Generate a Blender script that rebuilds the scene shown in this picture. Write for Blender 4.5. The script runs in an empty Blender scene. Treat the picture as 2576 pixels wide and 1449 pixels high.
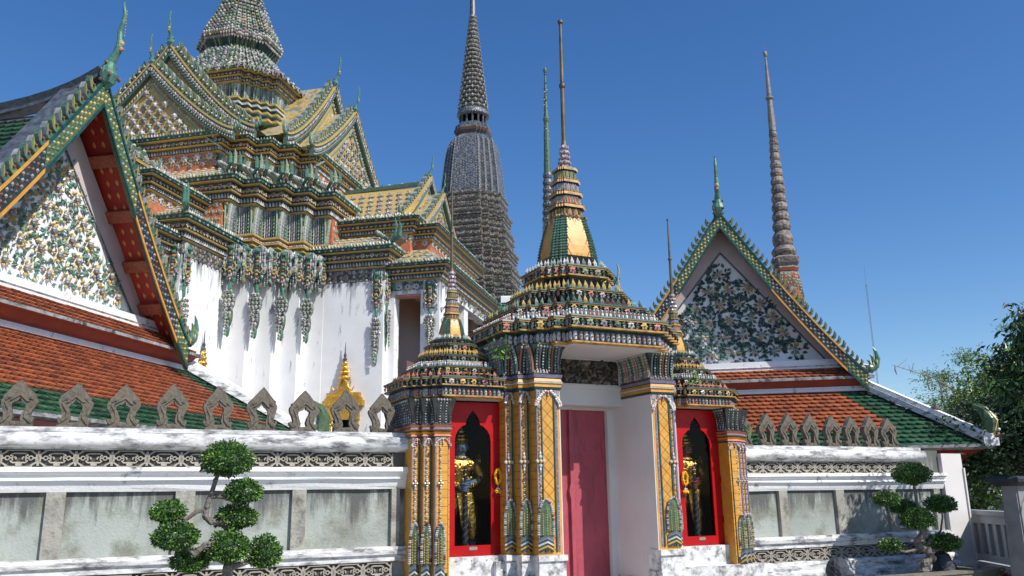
import bpy, math, random
from mathutils import Vector, Matrix
R = math.radians
random.seed(7)
S = bpy.context.scene
COL = S.collection

# ------------------------------------------------------------------ camera
cam_d = bpy.data.cameras.new("camera"); cam = bpy.data.objects.new("camera", cam_d); COL.objects.link(cam)
cam_d.sensor_width = 36; cam_d.lens = 36 * 2096 / 2576
cam_d.clip_end = 3000; cam_d.clip_start = .05
cam.matrix_world = (Matrix.Translation((0, 0, 1.6)) @ Matrix.Rotation(R(-25), 4, 'Z')
                    @ Matrix.Rotation(R(103.8), 4, 'X') @ Matrix.Rotation(R(-.77), 4, 'Z'))
S.camera = cam
# ------------------------------------------------------------------ sky and sun
SUN = Vector((.5, -1, 1.15)).normalized()
w = bpy.data.worlds.new("World"); S.world = w; w.use_nodes = True
nt = w.node_tree
bg = nt.nodes['Background']
sky = nt.nodes.new('ShaderNodeTexSky'); sky.sky_type = 'NISHITA'; sky.sun_disc = False
sky.sun_elevation = math.asin(SUN.z); sky.sun_rotation = math.atan2(SUN.x, SUN.y)
sky.altitude = 0; sky.air_density = 1.0; sky.dust_density = .3; sky.ozone_density = 3.0
hs = nt.nodes.new('ShaderNodeHueSaturation'); hs.inputs['Saturation'].default_value = 1.27; hs.inputs['Hue'].default_value = .507
nt.links.new(sky.outputs[0], hs.inputs['Color']); nt.links.new(hs.outputs[0], bg.inputs[0]); bg.inputs[1].default_value = .129
sd = bpy.data.lights.new("sun", 'SUN'); sd.energy = 5.0; sd.angle = R(.5); sd.color = (1, .95, .87)
so = bpy.data.objects.new("sun", sd); COL.objects.link(so)
so.rotation_euler = SUN.to_track_quat('Z', 'Y').to_euler()
S.view_settings.view_transform = 'Standard'; S.view_settings.look = 'None'
S.view_settings.gamma = 1; S.view_settings.exposure = .14
S.render.engine = 'CYCLES'

# ------------------------------------------------------------------ materials
def srgb(r, g, b): return tuple(((c / 255) / 12.92 if c / 255 <= .04045 else ((c / 255 + .055) / 1.055) ** 2.4) for c in (r, g, b)) + (1,)
MATS = {}
def mat(name, col, rough=.5, var=.25, scale=9, metal=0, stain=None, bump=0, bscale=30, spec=.5, streak=False, col2=None, drip_shade=None):
    """principled + noise colour variation; stain=(amount, colour) adds shaped dirt patches"""
    m = bpy.data.materials.new(name); m.use_nodes = True; n = m.node_tree; N = n.nodes; L = n.links
    p = N['Principled BSDF']; p.inputs['Roughness'].default_value = rough; p.inputs['Metallic'].default_value = metal
    p.inputs['Specular IOR Level'].default_value = spec
    tc = N.new('ShaderNodeTexCoord')
    nz = N.new('ShaderNodeTexNoise'); nz.inputs['Scale'].default_value = scale; nz.inputs['Detail'].default_value = 4
    L.new(tc.outputs['Object'], nz.inputs['Vector'])
    rp = N.new('ShaderNodeValToRGB'); rp.color_ramp.elements[0].position = .3; rp.color_ramp.elements[1].position = .7
    c = Vector(col[:3])
    lo = tuple(c * (1 - var)) + (1,); hi = tuple(min(1, v) for v in c * (1 + var)) + (1,)
    if col2: hi = col2
    rp.color_ramp.elements[0].color = lo; rp.color_ramp.elements[1].color = hi
    L.new(nz.outputs[0], rp.inputs[0]); out = rp.outputs[0]
    if stain:
        amt, sc = stain[0], stain[1]
        ssc = stain[2] if len(stain) > 2 else 1.2
        mp = N.new('ShaderNodeMapping'); mp.inputs['Scale'].default_value = (3.2, 3.2, .7) if streak else (.6, .6, 2.2) if streak is None else (1, 1, 1)
        L.new(tc.outputs['Object'], mp.inputs[0])
        n2 = N.new('ShaderNodeTexNoise'); n2.inputs['Scale'].default_value = ssc; n2.inputs['Detail'].default_value = 9; n2.inputs['Roughness'].default_value = .68
        L.new(mp.outputs[0], n2.inputs['Vector'])
        r2 = N.new('ShaderNodeValToRGB'); wd_ = stain[3] if len(stain) > 3 else .12 + .05 * amt
        r2.color_ramp.elements[0].position = .62 - amt * .25; r2.color_ramp.elements[1].position = .62 - amt * .25 + wd_
        r2.color_ramp.elements[0].color = (0, 0, 0, 1); r2.color_ramp.elements[1].color = (1, 1, 1, 1)
        L.new(n2.outputs[0], r2.inputs[0])
        mx = N.new('ShaderNodeMix'); mx.data_type = 'RGBA'
        L.new(r2.outputs[0], mx.inputs['Factor']); L.new(out, mx.inputs['A']); mx.inputs['B'].default_value = sc
        out = mx.outputs['Result']
    if drip_shade:     # ledge dirt, on panel also painted shade: (z low, z high, colour, scale)
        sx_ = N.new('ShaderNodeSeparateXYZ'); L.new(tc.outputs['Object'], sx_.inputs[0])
        mr = N.new('ShaderNodeMapRange'); mr.inputs['From Min'].default_value = drip_shade[0]; mr.inputs['From Max'].default_value = drip_shade[1]; L.new(sx_.outputs[2], mr.inputs['Value'])
        mp2 = N.new('ShaderNodeMapping'); mp2.inputs['Scale'].default_value = (drip_shade[3], drip_shade[3], drip_shade[3] * .12); L.new(tc.outputs['Object'], mp2.inputs[0])
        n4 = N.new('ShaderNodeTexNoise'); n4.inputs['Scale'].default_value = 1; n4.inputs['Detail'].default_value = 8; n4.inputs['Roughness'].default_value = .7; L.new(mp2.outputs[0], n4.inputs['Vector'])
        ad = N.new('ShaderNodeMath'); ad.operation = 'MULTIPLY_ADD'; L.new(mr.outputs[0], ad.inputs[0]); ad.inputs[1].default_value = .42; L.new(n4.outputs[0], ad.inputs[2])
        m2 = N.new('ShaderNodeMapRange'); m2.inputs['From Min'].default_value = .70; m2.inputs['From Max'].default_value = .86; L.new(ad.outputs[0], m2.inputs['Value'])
        mx2 = N.new('ShaderNodeMix'); mx2.data_type = 'RGBA'; L.new(m2.outputs[0], mx2.inputs['Factor']); L.new(out, mx2.inputs['A']); mx2.inputs['B'].default_value = drip_shade[2]; out = mx2.outputs['Result']
    L.new(out, p.inputs['Base Color'])
    if bump:
        n3 = N.new('ShaderNodeTexNoise'); n3.inputs['Scale'].default_value = bscale; n3.inputs['Detail'].default_value = 6
        L.new(tc.outputs['Object'], n3.inputs['Vector'])
        b = N.new('ShaderNodeBump'); b.inputs['Strength'].default_value = bump; b.inputs['Distance'].default_value = .02
        L.new(n3.outputs[0], b.inputs['Height']); L.new(b.outputs[0], p.inputs['Normal'])
    MATS[name] = m
    return m
def mosaic(name, cols, scale=10, rough=.35, bump=.8):
    """broken porcelain: voronoi chips coloured from a palette"""
    m = bpy.data.materials.new(name); m.use_nodes = True; n = m.node_tree; N = n.nodes; L = n.links
    p = N['Principled BSDF']; p.inputs['Roughness'].default_value = rough
    tc = N.new('ShaderNodeTexCoord'); v = N.new('ShaderNodeTexVoronoi'); v.inputs['Scale'].default_value = scale
    L.new(tc.outputs['Object'], v.inputs['Vector'])
    rp = N.new('ShaderNodeValToRGB'); rp.color_ramp.interpolation = 'CONSTANT'
    while len(rp.color_ramp.elements) < len(cols): rp.color_ramp.elements.new(.5)
    for i, c in enumerate(cols):
        rp.color_ramp.elements[i].position = i / len(cols); rp.color_ramp.elements[i].color = c
    sp = N.new('ShaderNodeSeparateColor'); L.new(v.outputs['Color'], sp.inputs[0]); L.new(sp.outputs[0], rp.inputs[0])
    L.new(rp.outputs[0], p.inputs['Base Color'])
    b = N.new('ShaderNodeBump'); b.inputs['Strength'].default_value = bump; b.inputs['Distance'].default_value = .03; b.invert = True
    L.new(v.outputs['Distance'], b.inputs['Height']); L.new(b.outputs[0], p.inputs['Normal'])
    MATS[name] = m
    return m
BLK = (.035, .035, .04, 1)
mat('plaster', (.78, .78, .77), .75, .05, 3, stain=(.15, (.12, .125, .13, 1), 5), bump=.25)
mat('plaster_old', (.65, .65, .64), .85, .14, 9, stain=(.62, (.13, .135, .145, 1), 6.0, .17), bump=.5, bscale=18, streak=None)
mat('plaster_worn', (.62, .62, .61), .85, .16, 9, stain=(.55, (.16, .16, .165, 1), 8, .16), bump=.5, bscale=18)
mat('wall_white', (.77, .77, .77), .7, .04, 2, stain=(.10, (.12, .125, .14, 1), 1.5), bump=.2, streak=True, drip_shade=(7.4, 9.9, (.07, .075, .09, 1), 3))
mat('jamb', (.62, .6, .58), .75, .07, 1.5, stain=(.0, (.42, .40, .38, 1), 2), streak=True)
mat('panel', (.33, .36, .33), .85, .18, 1.1, stain=(.62, (.19, .2, .155, 1), 1.9), bump=.35, bscale=40, drip_shade=(1.1, 1.7, (.10, .105, .10, 1), 7))  # upper streaks paint the ledge's shade into the panel, along with dirt
mat('pier', (.33, .32, .28), .85, .18, 3, stain=(.5, (.14, .13, .11, 1), 4), bump=.5, bscale=30)
mat('sandstone', (.145, .125, .095), .9, .3, 7, stain=(.5, (.075, .068, .058, 1), 7), bump=.8, bscale=25)
mat('fret', (.33, .30, .25), .85, .2, 8, bump=.5)
mat('fret_dark', (.07, .068, .062), .9, .3, 8)
mat('tile_orange', (.28, .08, .034), .5, .3, 5, col2=(.40, .12, .05, 1))
mat('tile_orange_b', (.2, .06, .03), .6, .3, 5)
mat('tile_green_b', (.02, .055, .035), .5, .3, 5)
mat('tile_green', (.025, .085, .045), .32, .35, 5, col2=(.06, .15, .08, 1))
mat('gutter', (.3, .3, .3), .8, .3, 6, stain=(.6, (.05, .05, .055, 1), 5))
mat('red_paint', (.34, .03, .018), .5, .15, 4)
mat('rust_paint', (.27, .06, .03), .6, .15, 4)
mat('purlin', (.26, .045, .03), .5, .2, 20, col2=(.34, .10, .045, 1))
mat('gilt_motif', (.55, .3, .08), .5, .2, 20)
mat('gold', (.75, .45, .09), .28, .25, 25, metal=1, bump=1, bscale=45)
mat('gold_leaf', (.72, .45, .12), .35, .3, 18, metal=1, bump=1, bscale=22)
mat('white_c', (.46, .45, .43), .3, .3, 30)
mat('white_b', (.62, .61, .6), .3, .15, 30)
mat('lilac', (.28, .245, .27), .3, .3, 30)
mat('green_c', (.075, .13, .095), .3, .4, 22)
mat('sea_green', (.07, .18, .13), .28, .35, 14)
mat('teal', (.012, .06, .055), .3, .4, 14)
mat('palegreen', (.24, .30, .2), .35, .35, 20)
mat('leafgreen', (.13, .19, .07), .35, .4, 20)
mat('yellow', (.47, .33, .11), .35, .2, 12)
mat('mustard', (.5, .36, .12), .35, .25, 12)
mat('amber', (.58, .29, .045), .42, .16, 8, stain=(.1, (.3, .15, .035, 1), 6))
mat('amber_old', (.43, .235, .055), .45, .25, 9, stain=(.5, (.13, .085, .04, 1), 7))
mat('relief_green', (.11, .23, .18), .35, .4, 9)
mat('relief_ochre', (.48, .37, .15), .4, .3, 9)
mat('amber_joint', (.25, .11, .02), .5, .1, 8)
mat('brick', (.45, .15, .07), .6, .2, 8)
mat('darkband', (.03, .034, .032), .4, .5, 12)
mat('brown', (.16, .07, .045), .4, .4, 20)
mat('pink', (.48, .2, .17), .35, .3, 20)
mat('violet', (.16, .15, .24), .35, .3, 20)
mat('slate', (.075, .085, .10), .4, .5, 9)
mat('slate_light', (.24, .25, .25), .4, .4, 9)
mat('slate_brown', (.07, .05, .042), .5, .4, 9)
mat('spire_grey', (.2, .175, .16), .5, .35, 6)
mat('spire_dark', (.055, .05, .04), .5, .6, 4, col2=(.16, .12, .05, 1))
mosaic('mosaic_slate', [(.08, .09, .105, 1), (.11, .125, .15, 1), (.18, .19, .2, 1), (.07, .075, .09, 1)], 12)
mosaic('mosaic_green', [(.04, .1, .08, 1), (.1, .2, .15, 1), (.32, .33, .3, 1), (.03, .06, .05, 1), (.22, .19, .1, 1)], 5)
mosaic('mosaic_yellow', [(.42, .29, .1, 1), (.33, .33, .28, 1), (.46, .33, .12, 1), (.2, .22, .16, 1)], 6)
mosaic('mosaic_brown', [(.07, .06, .05, 1), (.17, .15, .13, 1), (.06, .075, .06, 1), (.22, .21, .19, 1), (.1, .08, .06, 1)], 10)
mosaic('mosaic_grey', [(.15, .12, .105, 1), (.2, .165, .145, 1), (.11, .09, .08, 1), (.25, .21, .185, 1)], 7, .75)
mosaic('mosaic_amber', [(.4, .15, .04, 1), (.3, .26, .2, 1), (.2, .09, .03, 1), (.1, .13, .08, 1)], 3)
mosaic('relief', [(.05, .045, .04, 1), (.1, .09, .08, 1), (.03, .03, .03, 1), (.16, .14, .12, 1)], 14, .6, 1)
mat('cabinet_red', (.38, .004, .006), .4, .12, 6, spec=.25, stain=(.1, (.24, .004, .005, 1), 5))
mat('cabinet_dark', (.004, .004, .005), .9, .3, 4, spec=.05)
mat('door_pink', (.36, .06, .085), .5, .15, 2.5, streak=True, stain=(.45, (.25, .04, .06, 1), 4), bump=.3, bscale=14)
mat('metal_plate', (.35, .3, .26), .4, .1, 10, metal=.6)
mat('marigold', (.85, .46, .01), .6, .15, 40, bump=1, bscale=60)
mat('skin_blue', (.12, .18, .30), .35, .15, 10)
mat('skin_dark', (.02, .03, .045), .35, .15, 10)
mat('skin_red', (.2, .03, .03), .4, .2, 10)
mat('club_dark', (.03, .035, .05), .3, .2, 20)
mat('leaf_a', (.055, .14, .02), .4, .5, 7, spec=.6)
mat('leaf_b', (.13, .25, .03), .4, .4, 7, spec=.6)
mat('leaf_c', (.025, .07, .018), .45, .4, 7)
mat('leaf_dark', (.018, .04, .014), .5, .4, 2)
mat('leaf_light', (.13, .21, .045), .5, .35, 2)
mat('moss', (.075, .125, .06), .4, .3, 20)
mat('bark', (.16, .14, .12), .85, .3, 18, bump=.7)
mat('bark_dark', (.05, .045, .035), .9, .3, 10)
mat('pod', (.2, .16, .11), .8, .3, 10)
mat('ground', (.28, .26, .23), .9, .15, 3, bump=.3)
mat('kerb', (.17, .16, .12), .9, .3, 5, bump=.6)
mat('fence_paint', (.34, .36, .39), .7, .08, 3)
mat('concrete', (.22, .22, .22), .85, .2, 4, bump=.4)
mat('boulder', (.03, .036, .05), .7, .4, 5, bump=.8)
mat('steel', (.25, .27, .3), .5, .1, 5, metal=.5)
mat('frame_white', (.5, .45, .44), .6, .08, 3)
g = bpy.data.materials.new('glass'); g.use_nodes = True; n = g.node_tree; n.nodes.remove(n.nodes['Principled BSDF'])
mo = n.nodes['Material Output']; tr = n.nodes.new('ShaderNodeBsdfTransparent'); tr.inputs[0].default_value = (.72, .75, .74, 1)
gl = n.nodes.new('ShaderNodeBsdfGlossy'); gl.inputs['Roughness'].default_value = .02
fr = n.nodes.new('ShaderNodeFresnel'); fr.inputs[0].default_value = 1.2
ms = n.nodes.new('ShaderNodeMixShader'); n.links.new(fr.outputs[0], ms.inputs[0]); n.links.new(tr.outputs[0], ms.inputs[1]); n.links.new(gl.outputs[0], ms.inputs[2])
n.links.new(ms.outputs[0], mo.inputs[0]); MATS['glass'] = g

# ------------------------------------------------------------------ mesh helpers
def rnd(a, b): return random.uniform(a, b)
class MB:
    def __init__(s, k=1.0): s.V = []; s.F = []; s.M = []; s.mats = []; s.k = k; s.T = None
    def mi(s, m):
        if m not in s.mats: s.mats.append(m)
        return s.mats.index(m)
    def pts(s, P):
        b = len(s.V)
        if s.T is None: s.V.extend([tuple(p) for p in P])
        else: s.V.extend([tuple(s.T @ Vector(p)) for p in P])
        return b
    def face(s, P, m):
        b = s.pts(P); s.F.append(tuple(range(b, b + len(P)))); s.M.append(s.mi(m))
    def mesh(s, P, F, m):
        b = s.pts(P); i = s.mi(m)
        for f in F: s.F.append(tuple(b + q for q in f)); s.M.append(i)
    def box(s, x0, x1, y0, y1, z0, z1, m):
        P = [(x0, y0, z0), (x1, y0, z0), (x1, y1, z0), (x0, y1, z0), (x0, y0, z1), (x1, y0, z1), (x1, y1, z1), (x0, y1, z1)]
        s.mesh(P, [(0, 3, 2, 1), (4, 5, 6, 7), (0, 1, 5, 4), (1, 2, 6, 5), (2, 3, 7, 6), (3, 0, 4, 7)], m)
    def bar(s, a, b, w, h, m, up=(0, 0, 1)):
        """square bar from a to b, w across, h along up"""
        a = Vector(a); b = Vector(b); d = (b - a).normalized(); u = Vector(up); u = (u - d * u.dot(d)).normalized(); r = d.cross(u)
        P = []
        for q in (a, b):
            for i, j in ((-1, -1), (1, -1), (1, 1), (-1, 1)): P.append(q + r * (i * w / 2) + u * (j * h / 2))
        s.mesh(P, [(3, 2, 1, 0), (4, 5, 6, 7), (0, 1, 5, 4), (1, 2, 6, 5), (2, 3, 7, 6), (3, 0, 4, 7)], m)
    def sweep(s, plan, lev, cap=True, capmat=None, bot=None):
        """plan: CCW xy list; lev: (z, offset, scale, mat for the band below this level)"""
        n = len(plan); rings = []
        for L in lev:
            z, o, sc = L[0], L[1], L[2]
            q = offset(plan, o)
            rings.append(s.pts([(x * sc, y * sc, z) for x, y in q]))
        for i in range(1, len(lev)):
            a, b = rings[i - 1], rings[i]; m = s.mi(lev[i][3])
            for j in range(n):
                k = (j + 1) % n; s.F.append((a + j, a + k, b + k, b + j)); s.M.append(m)
        if cap:
            s.F.append(tuple(rings[-1] + j for j in range(n))); s.M.append(s.mi(capmat or lev[-1][3]))
            s.F.append(tuple(rings[0] + j for j in reversed(range(n)))); s.M.append(s.mi(bot or lev[1][3]))
    def tube(s, path, rad, m, n=8, flat=1, cap=True):
        path = [Vector(p) for p in path]; rings = []
        up = Vector((.013, .97, .11)).normalized()
        for i, p in enumerate(path):
            d = (path[min(i + 1, len(path) - 1)] - path[max(i - 1, 0)]).normalized()
            x = d.cross(up); x = x.normalized() if x.length > .05 else Vector((1, 0, 0)); y = d.cross(x)
            r = rad[i] if isinstance(rad, (list, tuple)) else rad
            rings.append(s.pts([p + x * (r * math.cos(t)) + y * (r * flat * math.sin(t)) for t in [2 * math.pi * j / n for j in range(n)]]))
        mi = s.mi(m)
        for a, b in zip(rings, rings[1:]):
            for j in range(n): k = (j + 1) % n; s.F.append((a + j, a + k, b + k, b + j)); s.M.append(mi)
        if cap:
            s.F.append(tuple(rings[0] + j for j in reversed(range(n)))); s.F.append(tuple(rings[-1] + j for j in range(n))); s.M += [mi, mi]
    def lathe(s, x, y, prof, m, n=16):
        """prof: (z, r[, mat])"""
        rings = [s.pts([(x + p[1] * math.cos(2 * math.pi * j / n), y + p[1] * math.sin(2 * math.pi * j / n), p[0]) for j in range(n)]) for p in prof]
        for i in range(1, len(prof)):
            mi = s.mi(prof[i][2] if len(prof[i]) > 2 else m); a, b = rings[i - 1], rings[i]
            for j in range(n): k = (j + 1) % n; s.F.append((a + j, a + k, b + k, b + j)); s.M.append(mi)
        s.F.append(tuple(rings[-1] + j for j in range(n))); s.M.append(s.mi(prof[-1][2] if len(prof[-1]) > 2 else m))
    def blob(s, c, r, m, n=8, k=5, jit=0):
        c = Vector(c); r = r if isinstance(r, (list, tuple)) else (r, r, r); P = [];F = []
        for i in range(k + 1):
            a = math.pi * i / k
            for j in range(n):
                b = 2 * math.pi * j / n; q = 1 + rnd(-jit, jit)
                P.append(c + Vector((r[0] * math.sin(a) * math.cos(b) * q, r[1] * math.sin(a) * math.sin(b) * q, r[2] * math.cos(a) * q)))
        for i in range(k):
            for j in range(n):
                F.append((i * n + j, (i + 1) * n + j, (i + 1) * n + (j + 1) % n, i * n + (j + 1) % n))
        s.mesh(P, F, m)
    def prism(s, poly, y0, y1, m, ax='y', msides=None):
        """polygon in (x,z), extruded along y"""
        n = len(poly)
        a = s.pts([(x, y0, z) for x, z in poly]); b = s.pts([(x, y1, z) for x, z in poly]); mi = s.mi(m); ms = s.mi(msides or m)
        s.F.append(tuple(a + j for j in range(n))); s.M.append(mi)
        s.F.append(tuple(b + j for j in reversed(range(n)))); s.M.append(mi)
        for j in range(n): k = (j + 1) % n; s.F.append((a + k, a + j, b + j, b + k)); s.M.append(ms)
    # ---- porcelain ornaments: p point, nrm outward normal
    def frame(s, nrm):
        nn = Vector(nrm).normalized(); u = Vector((0, 0, 1)) if abs(nn.z) < .9 else Vector((1, 0, 0))
        u = (u - nn * u.dot(nn)).normalized(); return nn, u.cross(nn), u
    def flower(s, p, nrm, r, mp, mc, n=6, h=.35):
        nn, t, u = s.frame(nrm); p = Vector(p); P = [p + nn * r * h]
        a0 = rnd(0, 1)
        for i in range(2 * n):
            a = math.pi * i / n + a0; q = r * (1 if i % 2 == 0 else .62)
            P.append(p + t * q * math.cos(a) + u * q * math.sin(a) + nn * (r * h * .35))
        s.mesh(P, [(0, 1 + i, 1 + (i + 1) % (2 * n)) for i in range(2 * n)], mp)
        q = r * .33; c = p + nn * (r * h * .9)
        s.mesh([c + nn * q, c + t * q, c + u * q, c - t * q, c - u * q], [(0, 1, 2), (0, 2, 3), (0, 3, 4), (0, 4, 1)], mc)
    def stud(s, p, nrm, r, m, h=.7, up=1.0):
        nn, t, u = s.frame(nrm); p = Vector(p); ru = r * up
        s.mesh([p + nn * r * h, p + t * r, p + u * ru, p - t * r, p - u * ru], [(0, 1, 2), (0, 2, 3), (0, 3, 4), (0, 4, 1)], m)
    def spike(s, p, nrm, wd, ht, m, lean=.1, m2=None):
        nn, t, u = s.frame(nrm); p = Vector(p); d = wd * .28
        P = [p - t * wd * .32 + nn * d, p + t * wd * .32 + nn * d, p - nn * d,
             p - t * wd * .5 + u * ht * .38 + nn * d, p + t * wd * .5 + u * ht * .38 + nn * d, p + nn * (d * 2.2) + u * ht * .4, p - nn * d + u * ht * .4, p + u * ht + nn * ht * lean]
        s.mesh(P, [(0, 1, 5), (0, 5, 3), (1, 4, 5), (3, 5, 7), (5, 4, 7), (0, 3, 6, 2), (1, 2, 6, 4), (3, 7, 6), (4, 6, 7)], m)
    def petal(s, p, nrm, wd, ht, m, bulge=.5, down=False):
        """rounded vertical leaf lying on a wall"""
        nn, t, u = s.frame(nrm); p = Vector(p)
        if down: u = -u
        b = wd * bulge
        P = [p - t * wd * .5, p + t * wd * .5, p + nn * b, p - t * wd * .5 + u * ht * .7, p + t * wd * .5 + u * ht * .7, p + u * ht * .7 + nn * b, p + u * ht]
        F = [(0, 2, 5, 3), (2, 1, 4, 5), (3, 5, 6), (5, 4, 6)]
        s.mesh(P, F if not down else [tuple(reversed(f)) for f in F], m)
    def diamond(s, p, nrm, wd, ht, m):
        nn, t, u = s.frame(nrm); p = Vector(p) + nn * .006
        s.mesh([p - t * wd / 2, p - u * ht / 2, p + t * wd / 2, p + u * ht / 2], [(0, 1, 2, 3)], m)
    def build(s, name, parent=None, loc=(0, 0, 0), smooth=False, rotz=0, label=None):
        me = bpy.data.meshes.new(name); k = s.k
        V = s.V if k == 1 else [(x * k, y * k, z * k) for x, y, z in s.V]
        me.from_pydata(V, [], s.F); me.polygons.foreach_set('material_index', s.M)
        if smooth: me.polygons.foreach_set('use_smooth', [True] * len(s.F))
        for m in s.mats: me.materials.append(MATS[m])
        me.update()
        o = bpy.data.objects.new(name, me); COL.objects.link(o); o.location = loc; o.rotation_euler.z = rotz
        if parent: o.parent = parent
        if label: o['label'] = label
        return o
def offset(plan, o):
    if not o: return plan
    n = len(plan); out = []
    for i in range(n):
        x, y = plan[i]; ax, ay = plan[i - 1]; bx, by = plan[(i + 1) % n]
        d1 = math.hypot(x - ax, y - ay) or 1; d2 = math.hypot(bx - x, by - y) or 1
        n1 = ((y - ay) / d1, -(x - ax) / d1); n2 = ((by - y) / d2, -(bx - x) / d2)
        k = o / max(.3, 1 + n1[0] * n2[0] + n1[1] * n2[1]); out.append((x + (n1[0] + n2[0]) * k, y + (n1[1] + n2[1]) * k))
    return out
def redent(H, n, s, H2=None):
    q = []
    for k in range(n + 1):
        q.append((H - k * s, H - (n - k) * s))
        if k < n: q.append((H - (k + 1) * s, H - (n - k) * s))
    P = []
    for r in range(4):
        P += q; q = [(-y, x) for x, y in q]
    return P
def rect(x0, x1, y0, y1): return [(x0, y0), (x1, y0), (x1, y1), (x0, y1)]
def along(plan, off, sp, sc=1, minlen=0, vis=None):
    """yield (x,y,normal) spaced along every edge"""
    q = offset(plan, off); n = len(q)
    for i in range(n):
        ax, ay = q[i]; bx, by = q[(i + 1) % n]; L = math.hypot(bx - ax, by - ay)
        if L < max(minlen, 1e-4): continue
        nn = ((by - ay) / L, -(bx - ax) / L, 0)
        if vis and not vis(nn, (ax + bx) / 2, (ay + by) / 2): continue
        c = max(1, round(L * sc / sp))
        for j in range(c):
            t = (j + .5) / c; yield (ax + (bx - ax) * t) * sc, (ay + (by - ay) * t) * sc, nn
PET = ['white_c', 'white_c', 'lilac', 'white_b', 'palegreen', 'green_c']
def ring_flowers(mb, plan, off, z, sp, r, sc=1, pal=PET, hub='brown', vis=None, n=5, alt=None):
    for i, (x, y, nn) in enumerate(along(plan, off, sp, sc, vis=vis)):
        if alt and i % 2: mb.diamond((x, y, z), nn, r * 1.5, r * 1.7, alt)
        else: mb.flower((x, y, z), nn, r, random.choice(pal), hub, n)
def ring_spikes(mb, plan, off, z, sp, wd, ht, sc=1, pal=('white_c',), vis=None, lean=.15):
    for x, y, nn in along(plan, off, sp, sc, vis=vis): mb.spike((x, y, z), nn, wd * rnd(.9, 1.05), ht * rnd(.85, 1.08), random.choice(pal), lean)
def ring_petals(mb, plan, off, z, sp, wd, ht, sc=1, pal=('white_c',), vis=None, bulge=.5, down=False):
    for i, (x, y, nn) in enumerate(along(plan, off, sp, sc, vis=vis)): mb.petal((x, y, z), nn, wd, ht, pal[i % len(pal)], bulge, down)
def lotus_flutes(mb, plan, z0, z1, o, sp, flare, pal, bead):
    for i, (x, y, nn) in enumerate(along(plan, o, sp)):
        n_ = Vector(nn); m = pal[i % len(pal)]; K = 5; t_ = Vector((-nn[1], nn[0], 0)) * sp * .34; prev = None
        for k in range(K + 1):
            t = k / K; p = Vector((x, y, z0 + (z1 - z0) * t)) + n_ * (flare * (max(0, t - .25) / .75) ** 1.6); wk = .55 + .55 * t
            cur = (p - t_ * wk, p + n_ * sp * .5, p + t_ * wk)
            if prev: mb.mesh([*prev, *cur], [(0, 1, 4, 3), (1, 2, 5, 4)], m)
            prev = cur
        mb.stud(Vector((x, y, z0)) , nn, sp * .45, random.choice(['pink', 'mustard', 'violet', 'brown']), 1, 1.3)
        mb.stud(Vector((x, y, z1 - .01)) + n_ * (flare + .01), nn, sp * .42, random.choice(['white_c', 'palegreen']), .8, 1.3)
        if i % 2:
            for k in range(9):
                t = (k + .5) / 9; mb.stud(Vector((x, y, z0 + (z1 - z0) * t)) + n_ * (sp * .45 + flare * (max(0, t - .25) / .75) ** 1.6), nn, bead, random.choice(['white_c', 'white_b', 'slate_light']), 1)
def empty(name, loc, rz=0, label=None, cat=None, group=None):
    o = bpy.data.objects.new(name, None); COL.objects.link(o); o.location = loc; o.rotation_euler.z = rz
    o.empty_display_size = .2
    tag(o, label, cat, group); return o
def tag(o, label=None, cat=None, group=None, kind=None):
    if label: o['label'] = label
    if cat: o['category'] = cat
    if group: o['group'] = group
    if kind: o['kind'] = kind
    return o
def lerp(a, b, t): return tuple(p + (q - p) * t for p, q in zip(a, b))

# ------------------------------------------------------------------ tile slopes
def tiles(mb, e0, e1, t0, t1, w, pitch, colour, under='gutter', lift=.035):
    """e0,e1 eave ends, t0,t1 top ends (3D); colour(u metres from left edge, v 0..1 up, d0, d1 distances to side edges)"""
    e0, e1, t0, t1 = map(Vector, (e0, e1, t0, t1))
    up = ((t0 + t1) / 2 - (e0 + e1) / 2); Ls = up.length
    al = (e1 - e0).normalized(); perp = (up - al * up.dot(al)).normalized(); nn = al.cross(perp).normalized()
    Ls = up.dot(perp)
    mb.mesh([e0 - nn * .02, e1 - nn * .02, t1 - nn * .02, t0 - nn * .02], [(0, 1, 2, 3)], under)
    rows = max(1, round(Ls / pitch)); ph = Ls / rows
    for i in range(rows):
        v = (i + .2) / rows; a = e0.lerp(t0, i / rows); b = e1.lerp(t1, i / rows); L = (b - a).length
        a2 = e0.lerp(t0, min(1, (i + 1) / rows)); b2 = e1.lerp(t1, min(1, (i + 1) / rows))
        x0 = (a - e0).dot(al); x1 = (b - e0).dot(al); x02 = (a2 - e0).dot(al); x12 = (b2 - e0).dot(al)
        j = int(math.floor(x0 / w)) - 1
        while j * w < x1 + w:
            c = (j + (.5 if i % 2 else 0)) * w
            j += 1
            if c < max(x0, x02) - w * .1 or c > min(x1, x12) + w * .1: continue
            m = colour(c, (i + .5) / rows, c - x0, x1 - c)
            if m in ('tile_orange', 'tile_green') and random.random() < .16: m += '_b'
            o = e0 + al * c + perp * (i * ph); hw = w * .485; jit = rnd(0, .012); top = ph * 1.12
            lf = lift + jit
            P = [o - al * hw + perp * (ph * .22) + nn * lf, o - al * hw * .55 + nn * (lf + .004) + perp * (ph * .02), o - perp * (ph * .08) + nn * (lf + .004), o + al * hw * .55 + nn * (lf + .004) + perp * (ph * .02), o + al * hw + perp * (ph * .22) + nn * lf,
                 o + al * hw + perp * top, o - al * hw + perp * top]
            Q = [p - nn * (lf * .8) for p in P[:5]]
            mb.mesh(P + Q, [(0, 1, 2, 3, 4, 5, 6), (7, 8, 1, 0), (8, 9, 2, 1), (9, 10, 3, 2), (10, 11, 4, 3)], m)

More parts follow.
